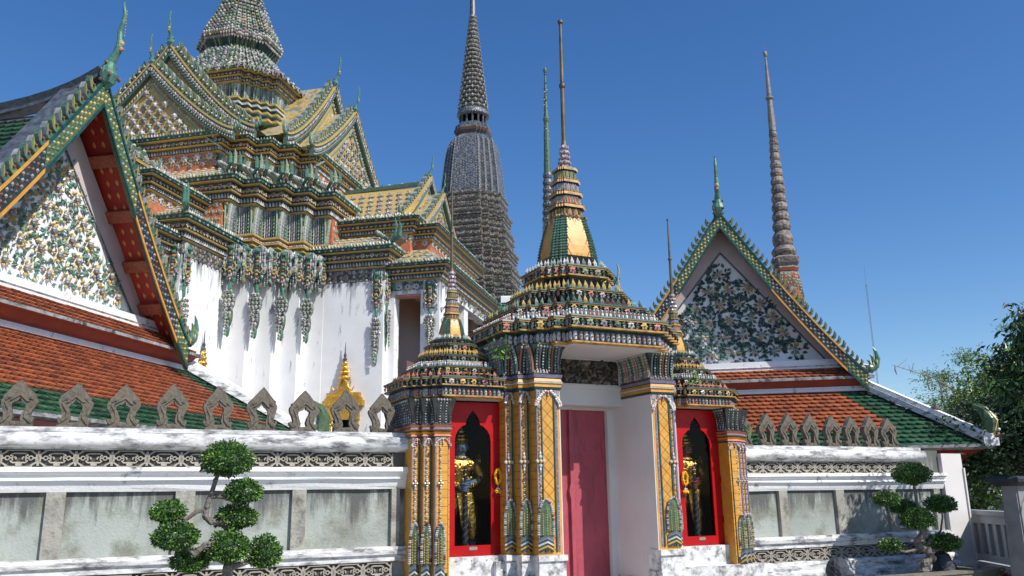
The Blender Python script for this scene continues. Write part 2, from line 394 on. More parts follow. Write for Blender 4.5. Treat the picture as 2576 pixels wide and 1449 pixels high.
# ================================================================== GROUND
mb = MB(); mb.mesh([(-1500, -200, 0), (1500, -200, 0), (1500, 2500, 0), (-1500, 2500, 0)], [(0, 1, 2, 3)], 'ground')
tag(mb.build('ground'), kind='structure')

# ================================================================== COMPOUND WALLS
def prof_x(mb, prof, x0, x1, yb, m, mfun=None):
    """closed profile: list of (y,z) front from top to bottom, back at yb"""
    P = [(yb, prof[0][1])] + list(prof) + [(yb, prof[-1][1])]
    n = len(P); seg = max(1, int((x1 - x0) / .5)); rings = []
    for k in range(seg + 1):
        x = x0 + (x1 - x0) * k / seg
        rings.append(mb.pts([(x, y + (rnd(-.004, .004) if 0 < i < n - 1 else 0), z + (rnd(-.003, .003) if 0 < i < n - 1 else 0)) for i, (y, z) in enumerate(P)]))
    for a, b in zip(rings, rings[1:]):
        for j in range(n):
            k = (j + 1) % n; mb.F.append((a + j, a + k, b + k, b + j)); mb.M.append(mb.mi(m))
    mb.F.append(tuple(rings[0] + j for j in range(n))); mb.F.append(tuple(rings[-1] + j for j in reversed(range(n)))); mb.M += [mb.mi(m)] * 2
def torus(y, z0, z1, b, n=8):
    return [(y - b * math.sin(math.pi * i / n) ** .7, z1 + (z0 - z1) * (1 - math.cos(math.pi * i / n)) / 2) for i in range(n + 1)]
def fret_mesh():
    mb = MB(); W, Hh = .168, .085
    mb.box(-W - .004, W + .004, .022, .05, -Hh, Hh, 'fret_dark')
    def line(pts, w=.013, d=.0):
        for a, b in zip(pts, pts[1:]): mb.bar((a[0], .008 + d, a[1]), (b[0], .008 + d, b[1]), .03, w, 'fret', up=(-(b[1] - a[1]), 0, b[0] - a[0]))
    c = .045
    for sx in (-1, 1):
        line([(sx * (W - c - .02), Hh - .008), (sx * (W - .012), Hh - c), (sx * (W - .012), -Hh + c), (sx * (W - c - .02), -Hh + .008)], .016)
        line([(sx * W, Hh - .01), (sx * (W - .005), 0), (sx * W, -Hh + .01)], .012)
        for k in range(6):
            a, b = [2 * math.pi * q / 6 for q in (k, k + 1)]
            line([(sx * .105 + .021 * math.cos(a), .004 + .021 * math.sin(a)), (sx * .105 + .021 * math.cos(b), .004 + .021 * math.sin(b))], .012)
        line([(sx * .128, .004), (sx * .15, .004)], .018); line([(sx * .084, .004), (sx * .06, .004)], .014)
        line([(sx * .06, .03), (sx * .06, -.022)], .012); line([(sx * .045, .012), (sx * .03, .012), (sx * .03, -.01)], .014)
    line([(-.07, .042), (-.045, .05), (.045, .05), (.07, .042), (.078, .022)], .014); line([(-.07, .042), (-.078, .022)], .013)
    line([(-.078, -.02), (-.06, -.042), (.06, -.042), (.078, -.02)], .014)
    line([(-.03, -.06), (.03, -.06)], .02); line([(-.02, -.075), (.02, -.075)], .012)
    line([(-W + c, -Hh + .004), (W - c, -Hh + .004)], .01); line([(-W + c, Hh - .004), (W - c, Hh - .004)], .01)
    return mb
fret0 = None
def fret_block(parent, x, z, y=0):
    global fret0
    if fret0 is None: fret0 = fret_mesh().build('fret_tile', parent, (x, y, z)); return fret0
    o = fret0.copy(); COL.objects.link(o); o.parent = parent; o.location = (x, y, z); o['label'] = ''
    del o['label']; return o
def compound_wall(label, x0, x1, dz, piers, torus_x1=None, fx0=None):
    root = empty('compound_wall', (x0, 10, dz), label=label, cat='wall')
    L = x1 - x0; tx = (torus_x1 or x1) - x0
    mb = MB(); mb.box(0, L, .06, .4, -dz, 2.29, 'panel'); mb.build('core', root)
    mb = MB(); prof_x(mb, [(.03, 2.335), (.03, 2.285)], 0, tx, .4, 'plaster_old'); mb.build('coping', root)
    mb = MB(); prof_x(mb, [(.0, 2.28)] + torus(.0, 2.115, 2.28, .075) + [(.0, 2.10)], 0, tx, .1, 'plaster_old'); mb.build('torus_moulding', root, smooth=True)
    mb = MB()
    prof_x(mb, [(-.085, 1.918), (-.09, 1.872), (-.075, 1.862), (-.035, 1.835), (-.035, 1.80), (-.05, 1.797), (-.05, 1.782), (-.02, 1.775), (.005, 1.70), (.02, 1.665)], 0, L, .1, 'plaster')
    mb.build('cornice', root)
    mb = MB(); prof_x(mb, [(-.05, 1.0), (-.062, .96), (-.055, .915), (-.02, .90), (-.02, .835), (.02, .825)], 0, L, .1, 'plaster_old'); mb.build('base_moulding', root)
    mb = MB(); prof_x(mb, [(-.06, .645), (-.10, .60), (-.10, .52), (-.13, .49), (-.14, .28), (-.16, -dz + .0)], 0, L, .1, 'plaster_old'); mb.build('plinth', root)
    for a, b in piers:
        mb = MB(); mb.box(a - x0, b - x0, .005, .07, 1.0, 1.668, 'pier'); mb.build('pier', root)
    x = .17
    while x < L - .1:
        if x < tx: fret_block(root, x, 2.008, .03)
        fret_block(root, x, .735, .0); x += .345
    return root
LW = compound_wall('long white plastered wall with grey panels, left of the gateway, behind the larger clipped tree', -4.2, 3.2, 0,
                   [(-3.12, -2.94), (-1.88, -1.7), (-.64, -.46), (.6, .8), (1.85, 2.01), (3.03, 3.13)])
RW = compound_wall('shorter white plastered wall with grey panels, right of the gateway, ending at a white corner pier', 8.1, 12.62, -.09,
                   [(9.04, 9.2), (10.18, 10.35), (11.3, 11.47), (12.36, 12.5)], torus_x1=12.2)
mb = MB()
P = [(12.62 - 8.1, -.02), (13.12 - 8.1, -.02), (13.12 - 8.1, .42), (12.62 - 8.1, .42)]
mb.mesh([(x + (.0 if i % 3 == 0 else .01), y, .09) for i, (x, y) in enumerate(P)] + [(x - (.0 if i % 3 == 0 else .012), y + .01, 2.24) for i, (x, y) in enumerate(P)], [(0, 3, 2, 1), (4, 5, 6, 7), (0, 1, 5, 4), (1, 2, 6, 5), (2, 3, 7, 6), (3, 0, 4, 7)], 'jamb')
mb.box(5.0, 5.03, -.04, -.015, .09, 2.0, 'jamb')
mb.build('corner_pier', RW, label='smooth white corner pier')

# ---- stone merlons
def merlon_mesh():
    mb = MB()
    out = [(-.155, 0), (-.16, .04), (-.18, .08), (-.16, .095), (-.135, .08), (-.13, .11), (-.145, .16), (-.17, .205), (-.185, .245), (-.18, .275), (-.16, .295), (-.165, .315), (-.13, .345), (-.06, .425), (0, .485)]
    inn = [(-.05, .04), (-.035, .085), (-.05, .14), (-.07, .19), (-.072, .225), (-.055, .235), (-.045, .25), (-.025, .25), (0, .295)]
    for sgn in (-1, 1):
        poly = [(sgn * x * -1, z) for x, z in out] + [(sgn * x * -1, z) for x, z in reversed(inn)] + [(sgn * .06, 0)]
        if sgn == 1: poly = list(reversed(poly))
        poly = [(x, z) for x, z in poly]
        mb.prism(poly, -.042, .042, 'sandstone')
        f = [(sgn * -x, z) for x, z in [(-.10, .26), (-.075, .262), (0, .32), (0, .36)]]
        if sgn == -1: f = list(reversed(f))
        mb.prism(f, -.058, -.041, 'sandstone')
        mb.tube([(sgn * .15, -.04, .035), (sgn * .12, -.042, .06), (sgn * .085, -.04, .10), (sgn * .085, -.04, .16), (sgn * .115, -.04, .21), (sgn * .14, -.04, .25)], [.02, .022, .02, .017, .018, .012], 'sandstone', 6)
        mb.tube([(sgn * .135, -.04, .27), (sgn * .11, -.043, .30), (sgn * .09, -.04, .29)], [.012, .02, .01], 'sandstone', 6)
    mb.box(-.165, .165, -.06, .06, -.012, .006, 'sandstone'); mb.box(-.06, .06, -.05, .05, .006, .045, 'sandstone')
    return mb
MER = None
def merlon(x, z, label, group):
    global MER
    m_ = merlon_mesh(); a, b, c = rnd(0, 9), rnd(0, 9), rnd(0, 9)
    m_.V = [(x_ + .007 * math.sin(z_ * 19 + a) + .004 * math.sin(x_ * 60 + c), y_ + .005 * math.sin(z_ * 25 + b), z_ + .006 * math.sin(x_ * 28 + b) + .003 * math.sin(x_ * 90 + a)) for x_, y_, z_ in m_.V]
    o = m_.build('stone_merlon')
    o.location = (x, 10.16, z); o.rotation_euler = (R(rnd(-1.5, 1.5)), R(rnd(-1.5, 1.5)), R(rnd(-5, 5))); o.scale = (rnd(.89, .96),) * 2 + (rnd(.97, 1.03),)
    return tag(o, label, 'merlon', group)
nth = ['first', 'second', 'third', 'fourth', 'fifth', 'sixth', 'seventh', 'eighth', 'ninth']
LX = [-1.0, -.47, -.0, .5, .99, 1.48, 1.96, 2.47, 2.93]
for i, x in enumerate(LX):
    lab = 'open pointed sandstone merlon on the left wall, %s of nine from the left edge' % nth[i]
    if i == 8: lab = 'open pointed sandstone merlon nearest the gateway on the left wall, last of its row'
    if i == 7: lab = 'open pointed sandstone merlon in front of the golden window crown, on the left wall'
    merlon(x, 2.347, lab, 'merlons along the top of the left wall')
for i, x in enumerate([8.55, 9.02, 9.47, 9.92, 10.38, 10.79, 11.22, 11.63]):
    lab = 'small pointed sandstone merlon on the right wall, %s of eight from the gateway' % nth[i]
    if i == 0: lab = 'pointed sandstone merlon with a weed at its foot, nearest the gateway on the right wall'
    if i == 7: lab = 'pointed sandstone merlon nearest the white corner pier, last on the right wall'
    merlon(x, 2.257, lab, 'merlons along the top of the right wall')

# ================================================================== GATEWAY
GX, GY = 5.68, 10.26
GW = empty('gateway', (GX, GY, 0), label='tall tiled gateway with stepped porcelain roof and thin spire over a pink door', cat='gateway')
def mirror_plan(p): return [(-x, y) for x, y in reversed(p)]
def strip_face(mb, x0, x1, y, z0, z1, sx, wide=False):
    """decorate a pilaster front between x0..x1 (x0 = outer edge), sx: +1 left cluster, -1 right cluster"""
    X = lambda t: (x0 + (x1 - x0) * t)
    def st(a, b, m, d=.006):
        q = sorted((X(a), X(b))); mb.box(q[0], q[1], y - d, y - .0005, z0, z1, m)
    W = abs(x1 - x0)
    if wide:
        st(.0, .05, 'violet', .012); st(.20, .25, 'teal', .012); st(.72, .78, 'teal', .012); st(.82, .90, 'violet', .004)
        # diagonal joints on the amber field
        a, b = X(.27), X(.70); h = abs(b - a)
        z = z0 + .02
        while z < z1 - h:
            mb.bar((a, y - .001, z), (b, y - .001, z + h), .004, .005, 'amber_joint', up=(0, 0, 1)); mb.bar((b, y - .001, z), (a, y - .001, z + h), .004, .005, 'amber_joint', up=(0, 0, 1)); z += h
    else:
        st(.0, .10, 'violet', .01); st(.74, .88, 'teal', .012)
        z = z0
        while z < z1: mb.box(min(X(0), X(1)), max(X(0), X(1)), y - .002, y, z, z + .005, 'amber_joint'); z += .085
    # twisted cord
    c = X(.13 if wide else .36); z = z0; k = 0; r = .014 if wide else .014
    while z < z1:
        mb.stud((c + (.004 if k % 2 else -.004), y - .012, z), (0, -1, 0), r, ['white_c', 'white_b', 'green_c'][k % 3 if k % 5 else 0], 1.0, .9); z += .024; k += 1
    c = X(.86 if wide else .60); z = z0 + .03
    while z < z1: mb.stud((c, y - .004, z), (0, -1, 0), .008, random.choice(['white_b', 'white_b', 'brown', 'lilac']), .8); z += rnd(.05, .07)
def leaf_base(mb, xc, y, wd, z0, z1, k=1.0):
    """pointed leaf with white rope border standing at the foot of a pilaster, chevrons below"""
    h = z1 - z0; zb = z0 + h * .28
    out = [(-.5, 0), (-.5, .45), (-.42, .72), (-.25, .92), (0, 1.0), (.25, .92), (.42, .72), (.5, .45), (.5, 0)]
    P = [(xc + a * wd, y - .012 - .02 * (1 - abs(a) * 2), zb + b * (z1 - zb)) for a, b in out]
    mb.mesh(P + [(xc, y - .05, zb), (xc, y - .05, zb + .7 * (z1 - zb))], [(0, 1, 10, 9), (1, 2, 3, 10), (3, 4, 10), (10, 4, 5), (10, 5, 6, 7), (9, 10, 7, 8)], 'moss')
    for a, b in zip(P, P[1:]):
        n = max(1, round((Vector(b) - Vector(a)).length / .022))
        for i in range(n):
            q = Vector(a).lerp(Vector(b), (i + .5) / n); mb.stud(q + Vector((0, -.012, 0)), (0, -1, 0), .021, random.choice(['white_c', 'slate_light', 'white_c', 'lilac', 'white_c', 'brown']), .9)
    for i in range(10):
        t = (i + .5) / 10; mb.stud((xc, y - .052, zb + t * .75 * (z1 - zb)), (0, -1, 0), .009, 'mustard', 1.1, 1.6)
        for sx in (-1, 1): mb.stud((xc + sx * wd * .24, y - .036, zb + t * .62 * (z1 - zb)), (0, -1, 0), .007, 'mustard', .8, 2)
    cols = ['teal', 'amber', 'teal', 'white_c', 'teal', 'violet', 'green_c']
    n = len(cols)
    for i, m in enumerate(cols):
        za = z0 + (zb - z0) * (i / n) + .01; zc = za + (zb - z0) / n * .95
        for sx in (-1, 1):
            mb.mesh([(xc + sx * wd * .52, y - .014, za - .045), (xc, y - .055, za), (xc, y - .055, zc), (xc + sx * wd * .52, y - .014, zc - .045)], [(0, 1, 2, 3)], m)
    for i in range(5): mb.box(xc - wd * .45 + i * wd * .2, xc - wd * .45 + i * wd * .2 + wd * .1, y - .02, y, z0 - .03, z0 + .02, ['teal', 'mustard', 'violet', 'mustard', 'brown'][i])
def foliage_top(mb, x0, x1, y, z, s=1.0):
    """white modelled leaves hanging in an arch at the top of a pilaster"""
    w = x1 - x0; xc = (x0 + x1) / 2
    for sx in (-1, 1):
        for i in range(9):
            t = i / 8; x = xc + sx * w * (.12 + .42 * math.sin(t * 1.5)); zz = z - .015 - t * .15 * s
            mb.blob((x, y - .02, zz), (.02 * s, .018, .017 * s), random.choice(['white_c', 'white_c', 'white_b', 'white_c', 'pink']), 6, 4, .15)
            if i > 3: mb.blob((x - sx * .02 * s, y - .022, zz - .01), (.016 * s, .014, .016 * s), random.choice(['white_c', 'white_b', 'lilac']), 6, 4, .15)
    for i in range(4): mb.blob((xc, y - .022, z - .02 - i * .02), (.018 - .003 * i, .012, .012), ['pink', 'brown', 'pink', 'brown'][i], 6, 4)
    mb.box(x0, x1, y - .008, y, z - .05 * s, z + .012, 'lilac')
def boss(mb, x, y, z, r=.03):
    for a in range(4):
        c, q = math.cos(a * math.pi / 2), math.sin(a * math.pi / 2); mb.blob((x + c * r * 1.1, y - .02, z + q * r * 1.3), (r * .6, .015, r * .6), 'white_c', 6, 4)
    mb.blob((x, y - .028, z), (r * .6, .02, r * .6), 'mustard', 6, 4)
    for q in (-1, 1): mb.blob((x, y - .015, z + q * r * 2.4), (r * .4, .012, r * .6), 'white_b', 5, 4)
steps = [(-1.29, -1.17, -.58), (-1.17, -1.03, -.76), (-1.03, -.70, -.94)]      # local x0,x1,y for the left cluster
for sd in (1, -1):
    sx = lambda a, b: (a, b) if sd == 1 else (-b, -a)
    side = 'left' if sd == 1 else 'right'
    mb = MB(); cl = [(-1.29, .7), (-1.29, -.58), (-1.17, -.58), (-1.17, -.76), (-1.03, -.76), (-1.03, -.94), (-.70, -.94), (-.70, .7)]
    if sd == -1: cl = mirror_plan(cl)
    q = [(x, y) for x, y in cl]
    mb.sweep(q, [(.5, 0, 1, 'amber'), (3.05, 0, 1, 'amber')]); mb.build('pier', GW)
    mb = MB(); a, b = sx(-.704, -.687); mb.box(a, b, -.937, .6, .4, 3.42, 'jamb'); mb.build('door_jamb', GW)
    for i, (x0, x1, y) in enumerate(steps):
        mb = MB(); wide = i == 2
        X0, X1 = (x0, x1) if sd == 1 else (-x0, -x1)
        strip_face(mb, X0, X1, y, .9, 2.84, sd, wide)
        # joints on the outward side face of the step
        z = .95
        while z < 2.8: mb.box(min(X0, X0 - sd * .002), max(X0, X0 - sd * .002), y, y + .18, z, z + .006, 'amber_joint'); z += .1
        zt = 2.845
        foliage_top(mb, min(X0, X1), max(X0, X1), y, zt, 1.15 if wide else .8)
        cx = X0 + (X1 - X0) * (.30 if wide else .45)
        leaf_base(mb, cx, y, .2 if wide else .15, .93, 1.52)
        boss(mb, X0 + (X1 - X0) * (.13 if wide else .36), y, 1.97, .04)
        mb.build('pilaster', GW)
    mb = MB()
    lev = [(2.84, .0, 'amber'), (2.86, .02, 'teal'), (2.885, .03, 'teal'), (2.89, .02, 'amber'), (2.925, .02, 'amber'), (2.93, .035, 'brick'), (2.95, .04, 'white_c'), (2.955, .03, 'teal'), (2.99, .02, 'amber'), (3.0, .03, 'teal'), (3.04, .04, 'violet'), (3.06, .02, 'darkband'),
           (3.12, .0, 'darkband'), (3.3, .02, 'darkband'), (3.37, .06, 'darkband'), (3.41, .08, 'teal')]
    mb.sweep(cl, [(z, o, 1, m) for z, o, m in lev])
    for x, y, nn in along(cl, .03, .024): mb.stud((x, y, 2.945), nn, .013, random.choice(['white_b', 'white_c', 'brick']), .7)
    lotus_flutes(mb, cl, 3.07, 3.40, .01, .042, .06, ['green_c', 'palegreen', 'brick', 'green_c', 'slate_light', 'teal'], .014)
    mb.build('capital', GW)
    # white base blocks under the cluster
    mb = MB()
    for x0, x1, y in steps:
        a, b = sx(x0 - .03, x1 + .03); mb.box(a, b, y - .07, y + .2, .80, .865, 'plaster_worn'); mb.box(a + .013, b - .013, y - .045, y + .24, .60, .80, 'plaster_worn'); mb.box(a - .02, b + .02, y - .11, y + .22, .35, .60, 'plaster_worn')
    a, b = sx(-1.5, -.66); mb.box(a, b, -.9, .4, 0, .5, 'plaster_worn'); a, b = sx(-1.42, -.72); mb.box(a, b, -.565, .3, .5, .79, 'plaster_worn')
    mb.build('base_block', GW)
# back wall of the recess, lintel relief, soffit
mb = MB()
mb.box(-.69, .69, -.21, .0, 2.76, 3.04, 'jamb'); mb.box(-.69, .69, -.235, -.1, 2.98, 3.03, 'jamb'); mb.box(-.69, .69, .04, .2, 3.0, 3.5, 'jamb')
mb.box(-.69, -.56, .03, .2, .2, 2.9, 'jamb'); mb.box(.585, .69, .03, .2, .2, 2.9, 'jamb'); mb.box(-.69, .69, .035, .2, 2.72, 3.0, 'jamb')
mb.build('door_surround', GW)
mb = MB(); mb.box(-.66, .66, -.20, .03, 3.045, 3.395, 'relief')
for i in range(150):
    x, z = rnd(-.63, .63), rnd(3.07, 3.37); mb.blob((x, -.205, z), (rnd(.015, .05), .03, rnd(.012, .04)), random.choice(['relief', 'relief', 'slate_brown', 'slate_brown', 'mosaic_grey']), 6, 4, .3)
for i in range(14):
    x = rnd(-.6, .6); z = rnd(3.08, 3.3); mb.tube([(x, -.23, z), (x + rnd(-.05, .05), -.245, z + .05), (x + rnd(-.08, .08), -.23, z + .09)], [.008, .01, .005], 'relief', 5)
for a, b, c, d in ((-.69, .69, 3.385, 3.42), (-.69, .69, 3.03, 3.05)): mb.box(a, b, -.225, -.15, c, d, 'jamb')
mb.box(-.69, -.655, -.225, -.1, 3.03, 3.42, 'jamb'); mb.box(.655, .69, -.225, -.1, 3.03, 3.42, 'jamb')
mb.build('lintel_relief', GW, label='dark carved relief panel above the door')
mb = MB(); mb.box(-1.3, 1.3, .15, 1.1, 0, 3.5, 'jamb'); mb.build('rear_wall', GW)
mb = MB(); mb.box(-.9, .9, -1.6, .2, .0, .32, 'plaster_worn'); mb.build('threshold', GW)
for sx_, lab in ((-1, None), (1, None)):
    mb = MB(); a, b = sorted((sx_ * .006, sx_ * .575)); mb.box(a, b, .10, .14, .3, 2.74, 'door_pink')
    if sx_ == -1: mb.box(a + .03, b, .094, .10, .36, 2.7, 'door_pink')
    mb.build('door_leaf', GW)
mb = MB(); mb.prism([(-.025, .3), (.025, .3), (.028, 1.5), (.042, 1.56), (.05, 1.62), (.025, 1.72), (.03, 2.2), (.025, 2.74), (-.025, 2.74), (-.03, 2.2), (-.025, 1.72), (-.05, 1.62), (-.042, 1.56), (-.028, 1.5)], .04, .105, 'door_pink')
mb.build('meeting_post', GW)
# ---- stepped roof
def tiered_roof(mb, rows, n=4, k_=.118):
    """rows: list of ('band',z0,z1,H) etc from the bottom up; returns nothing"""
    for r in rows:
        k, z0, z1, H = r[:4]; s = H * k_; pl = redent(H, n, s); h = z1 - z0
        vis = lambda nn, x, y: nn[1] < .5
        if k == 'bead':
            mb.sweep(pl, [(z0 - .02, -.03, 1, 'jamb'), (z0, .0, 1, 'amber_old'), (z0 + .02, .0, 1, 'amber_old'), (z0 + .022, -.03, 1, 'darkband'), (z1, -.02, 1, 'darkband'), (z1 + .015, .03, 1, 'teal')], bot='jamb')
            for x, y, nn in along(pl, -.02, h * .52, vis=vis):
                mb.blob((x, y, z0 + h * .55), (h * .2, h * .2, h * .45), random.choice(r[4]), 6, 4, .08)
                mb.stud((x + nn[0] * h * .17, y + nn[1] * h * .17, z0 + h * .55), nn, h * .12, random.choice(['green_c', 'pink', 'mustard', 'lilac']), 1)
        elif k == 'flow':
            mb.sweep(pl, [(z0 - .01, -.06, 1, 'darkband'), (z0, .0, 1, 'amber_old'), (z0 + h * .13, .0, 1, 'amber_old'), (z0 + h * .14, -.035, 1, 'darkband'), (z1 - h * .28, -.035, 1, 'darkband'), (z1 - h * .27, .0, 1, 'amber_old'), (z1 - h * .15, .0, 1, 'amber_old'), (z1 - h * .14, .01, 1, 'teal'), (z1, .0, 1, 'teal')])
            for i, (x, y, nn) in enumerate(along(pl, -.015, h * .62, vis=vis)):
                q = z0 + h * .45
                if i % 2 == 0:
                    mb.flower((x, y, q), nn, h * .37, random.choice(r[4]), random.choice(['brown', 'mustard', 'pink', 'green_c']), 6, .5)
                else:
                    mb.stud((x, y, q + h * .08), nn, h * .19, random.choice(['green_c', 'sea_green']), .8, .8); mb.stud((x, y, q - h * .1), nn, h * .13, random.choice(['white_c', 'sea_green', 'lilac']), .8)
                for dz_ in (-.26, .26):
                    mb.stud((x + rnd(-.01, .01), y, q + h * dz_), nn, h * .09, random.choice(['white_b', 'pink', 'mustard', 'white_c']), .7)
        elif k == 'fig':      # row of small white figures
            mb.sweep(pl, [(z0, -.03, 1, 'darkband'), (z1, -.05, 1, 'darkband')])
            for x, y, nn in along(pl, .0, h * .52, vis=vis):
                mb.blob((x, y, z0 + h * .35), (h * .17, h * .17, h * .34), random.choice(r[4]), 6, 4, .1); mb.blob((x, y, z0 + h * .8), h * .13, random.choice(r[4]), 5, 4)
        elif k == 'spk':
            mb.sweep(pl, [(z0 - .02, .0, 1, 'teal'), (z0, -.01, 1, 'teal'), (z0 + .001, -.08, 1, 'darkband'), (z0 + h * .7, -.14, 1, 'darkband')])
            for i, (x, y, nn) in enumerate(along(pl, -.02, h * .85, vis=vis)):
                mb.spike((x, y, z0), nn, h * .55, h * rnd(1.0, 1.25), random.choice(r[4]), -.02)
                if h > .07: mb.stud((x + nn[0] * .02, y + nn[1] * .02, z0 + h * .35), nn, h * .13, random.choice(['green_c', 'sea_green', 'pink']), 1, 1.4)
        elif k == 'neck':
            mb.sweep(pl, [(z0, .0, 1, 'darkband'), ((z0 + z1) / 2, -.05, 1, r[4]), (z1, .0, 1, 'darkband')])
def bell_and_spire(root, z0, zb, H0, H1, sq, lot, tip, knobs, loc=(0, 0, 0)):
    """yellow ribbed bell, stacked square tiers, lotus buds, thin pole"""
    mb = MB(); pl = redent(1, 3, .13)
    N = 7; lev = []
    for i in range(N):
        t = i / (N - 1); Hh = H0 + (H1 - H0) * (t ** 1.55); lev.append((z0 + (zb - z0) * t, 0, Hh, 'amber'))
    mb.sweep(pl, lev)
    h = zb - z0
    for i in range(N - 1):
        t0, t1 = i / (N - 1), (i + 1) / (N - 1)
        Ha = lev[i][2]
    for qd in range(4):
        for c, m in ((.56, 'green_c'), (-.56, 'green_c'), (.66, 'sea_green'), (-.66, 'sea_green'), (.78, 'green_c'), (-.78, 'green_c'), (.90, 'sea_green'), (-.90, 'sea_green')):
            K = 16
            for k in range(K):
                t = (k + .5) / K; Hh = H0 + (H1 - H0) * (t ** 1.55)
                d = 1.0 if abs(c) < .6 else (.97 if abs(c) < .7 else .86 if abs(c) < .8 else .74)
                x, y = c * Hh, -d * Hh
                cs, sn = [(1, 0), (0, 1), (-1, 0), (0, -1)][qd]
                X, Y = x * cs - y * sn, x * sn + y * cs; nn = (sn, -cs, 0)
                mb.stud((X, Y, z0 + h * t), nn, H0 * .07, m, 1.3, 1.3)
        # diamond joints on the flat faces
        cs, sn = [(1, 0), (0, 1), (-1, 0), (0, -1)][qd]
        def pt(c, t):
            Hh = (H0 + (H1 - H0) * (t ** 1.55)) * 1.004; x, y = c * Hh, -Hh
            return (x * cs - y * sn, x * sn + y * cs, z0 + h * t)
        for k in range(-3, 4):
            for s_ in (-1, 1):
                a, b = k * .26, k * .26 + s_ * 1.0
                t0, t1 = 0, 1
                if abs(a) > .52: 
                    tt = (abs(a) - .52) / 1.0; t0 = tt if (a * s_) < 0 else None
                if t0 is None: continue
                xe = a + s_ * (t1 - 0)
                te = t1 if abs(xe) <= .52 else (.52 - a * s_) / 1.0
                if te <= t0 + .02: continue
                mb.bar(pt(a + s_ * t0, t0), pt(a + s_ * te, te), .010 * H0 / .36, .010 * H0 / .36, 'amber_joint')
    mb2 = MB()
    for x, y, nn in along(pl, 0, .12, H1): mb.blob((x * 1.03, y * 1.03, zb - h * .06), (H0 * .07, H0 * .07, H0 * .13), 'white_c', 5, 4, .2)
    for x, y, nn in along(pl, 0, H0 * .32, H1): mb.blob((x * 1.06, y * 1.06, zb - h * .15), (H0 * .05, H0 * .05, H0 * .12), 'white_c', 5, 4, .2)
    mb.build('bell', root, loc)
    mb = MB()
    a, b = sq; n = len(sq) // 1
    K = 4; zz = [a[0] + (b[0] - a[0]) * i / K for i in range(K + 1)]; HH = [a[1] + (b[1] - a[1]) * i / K for i in range(K + 1)]
    cols = ['slate_brown', 'brick', 'slate', 'green_c']
    for i in range(K):
        p2 = redent(HH[i], 3, HH[i] * .12); e = zz[i + 1] - zz[i]
        mb.sweep(p2, [(zz[i], -HH[i] * .02, 1, 'amber_old'), (zz[i] + e * .14, HH[i] * .05, 1, 'amber_old'), (zz[i] + e * .2, -HH[i] * .1, 1, 'teal'), (zz[i] + e * .75, -HH[i] * .16, 1, cols[i]), (zz[i] + e * .8, HH[i] * .0, 1, 'teal'), (zz[i] + e, -HH[i] * .02, 1, 'amber_old')])
        ring_petals(mb, p2, -HH[i] * .13, zz[i] + e * .25, HH[i] * .22, HH[i] * .18, e * .5, pal=[['brown', 'mustard'], ['palegreen', 'pink'], ['lilac', 'white_c'], ['sea_green', 'mustard']][i])
        ring_flowers(mb, p2, HH[i] * .06, zz[i] + e * .1, HH[i] * .3, HH[i] * .08, pal=['amber', 'mustard', 'green_c', 'brown'])
    mb.build('tiered_neck', root, loc)
    mb = MB(); a, b = lot; K = 5
    for i in range(K):
        za = a[0] + (b[0] - a[0]) * i / K; zc = a[0] + (b[0] - a[0]) * (i + 1) / K; r = a[1] + (b[1] - a[1]) * i / K; e = zc - za
        mb.lathe(0, 0, [(za, r * .75), (za + e * .25, r), (za + e * .6, r * .85), (zc, r * .6)], 'lilac', 10)
        for j in range(8):
            t = 2 * math.pi * (j + .5 * (i % 2)) / 8; nn = (math.cos(t), math.sin(t), 0); mb.spike((nn[0] * r * .8, nn[1] * r * .8, za + e * .1), nn, r * .6, e * .75, random.choice(['lilac', 'lilac', 'white_c', 'pink']), .25)
    zl, rl = lot[1]; zt, rt = tip
    pts = [(zl, rl * .75), (zl + .03 * (zt - zl), rl * .62)]
    for kz, kr in knobs: pts += [(kz - (zt - zl) * .02, kr * .62), (kz - (zt - zl) * .012, kr * .95), (kz, kr), (kz + (zt - zl) * .012, kr * .9), (kz + (zt - zl) * .02, kr * .6)]
    pts += [(zt - (zt - zl) * .035, rt * .7), (zt - (zt - zl) * .03, rt * 1.3), (zt - (zt - zl) * .01, rt * 1.3), (zt, rt * .3)]
    mb.lathe(0, 0, pts, 'spire_dark', 10)
    mb.build('spire', root, loc)
mb = MB()
W_ = ['white_c', 'white_b', 'white_c', 'lilac']; Fm = ['white_c', 'lilac', 'mustard', 'green_c', 'white_c', 'pink', 'palegreen']
tiered_roof(mb, [
    ('bead', 3.42, 3.57, 1.30, W_), ('flow', 3.60, 3.76, 1.37, Fm), ('fig', 3.76, 3.88, 1.22, ['white_b', 'white_c', 'pink', 'white_b']),
    ('flow', 3.86, 3.99, 1.10, Fm), ('spk', 3.99, 4.09, 1.07, ['green_c', 'mustard', 'palegreen', 'brown']), ('neck', 3.98, 4.14, .86, 'darkband'),
    ('flow', 4.13, 4.27, .80, Fm), ('spk', 4.27, 4.38, .76, ['mustard', 'mustard', 'palegreen']), ('neck', 4.26, 4.5, .55, 'teal'),
    ('flow', 4.49, 4.65, .60, ['lilac', 'brown', 'palegreen', 'white_c', 'pink']), ('spk', 4.65, 4.75, .56, ['white_b', 'palegreen', 'white_c']), ('neck', 4.64, 4.84, .40, 'teal')])
mb.build('stepped_roof', GW)
bell_and_spire(GW, 4.78, 5.48, .365, .225, ((5.46, .245), (6.27, .14)), ((6.27, .10), (6.68, .055)), (8.8, .032), [(7.66, .05)])

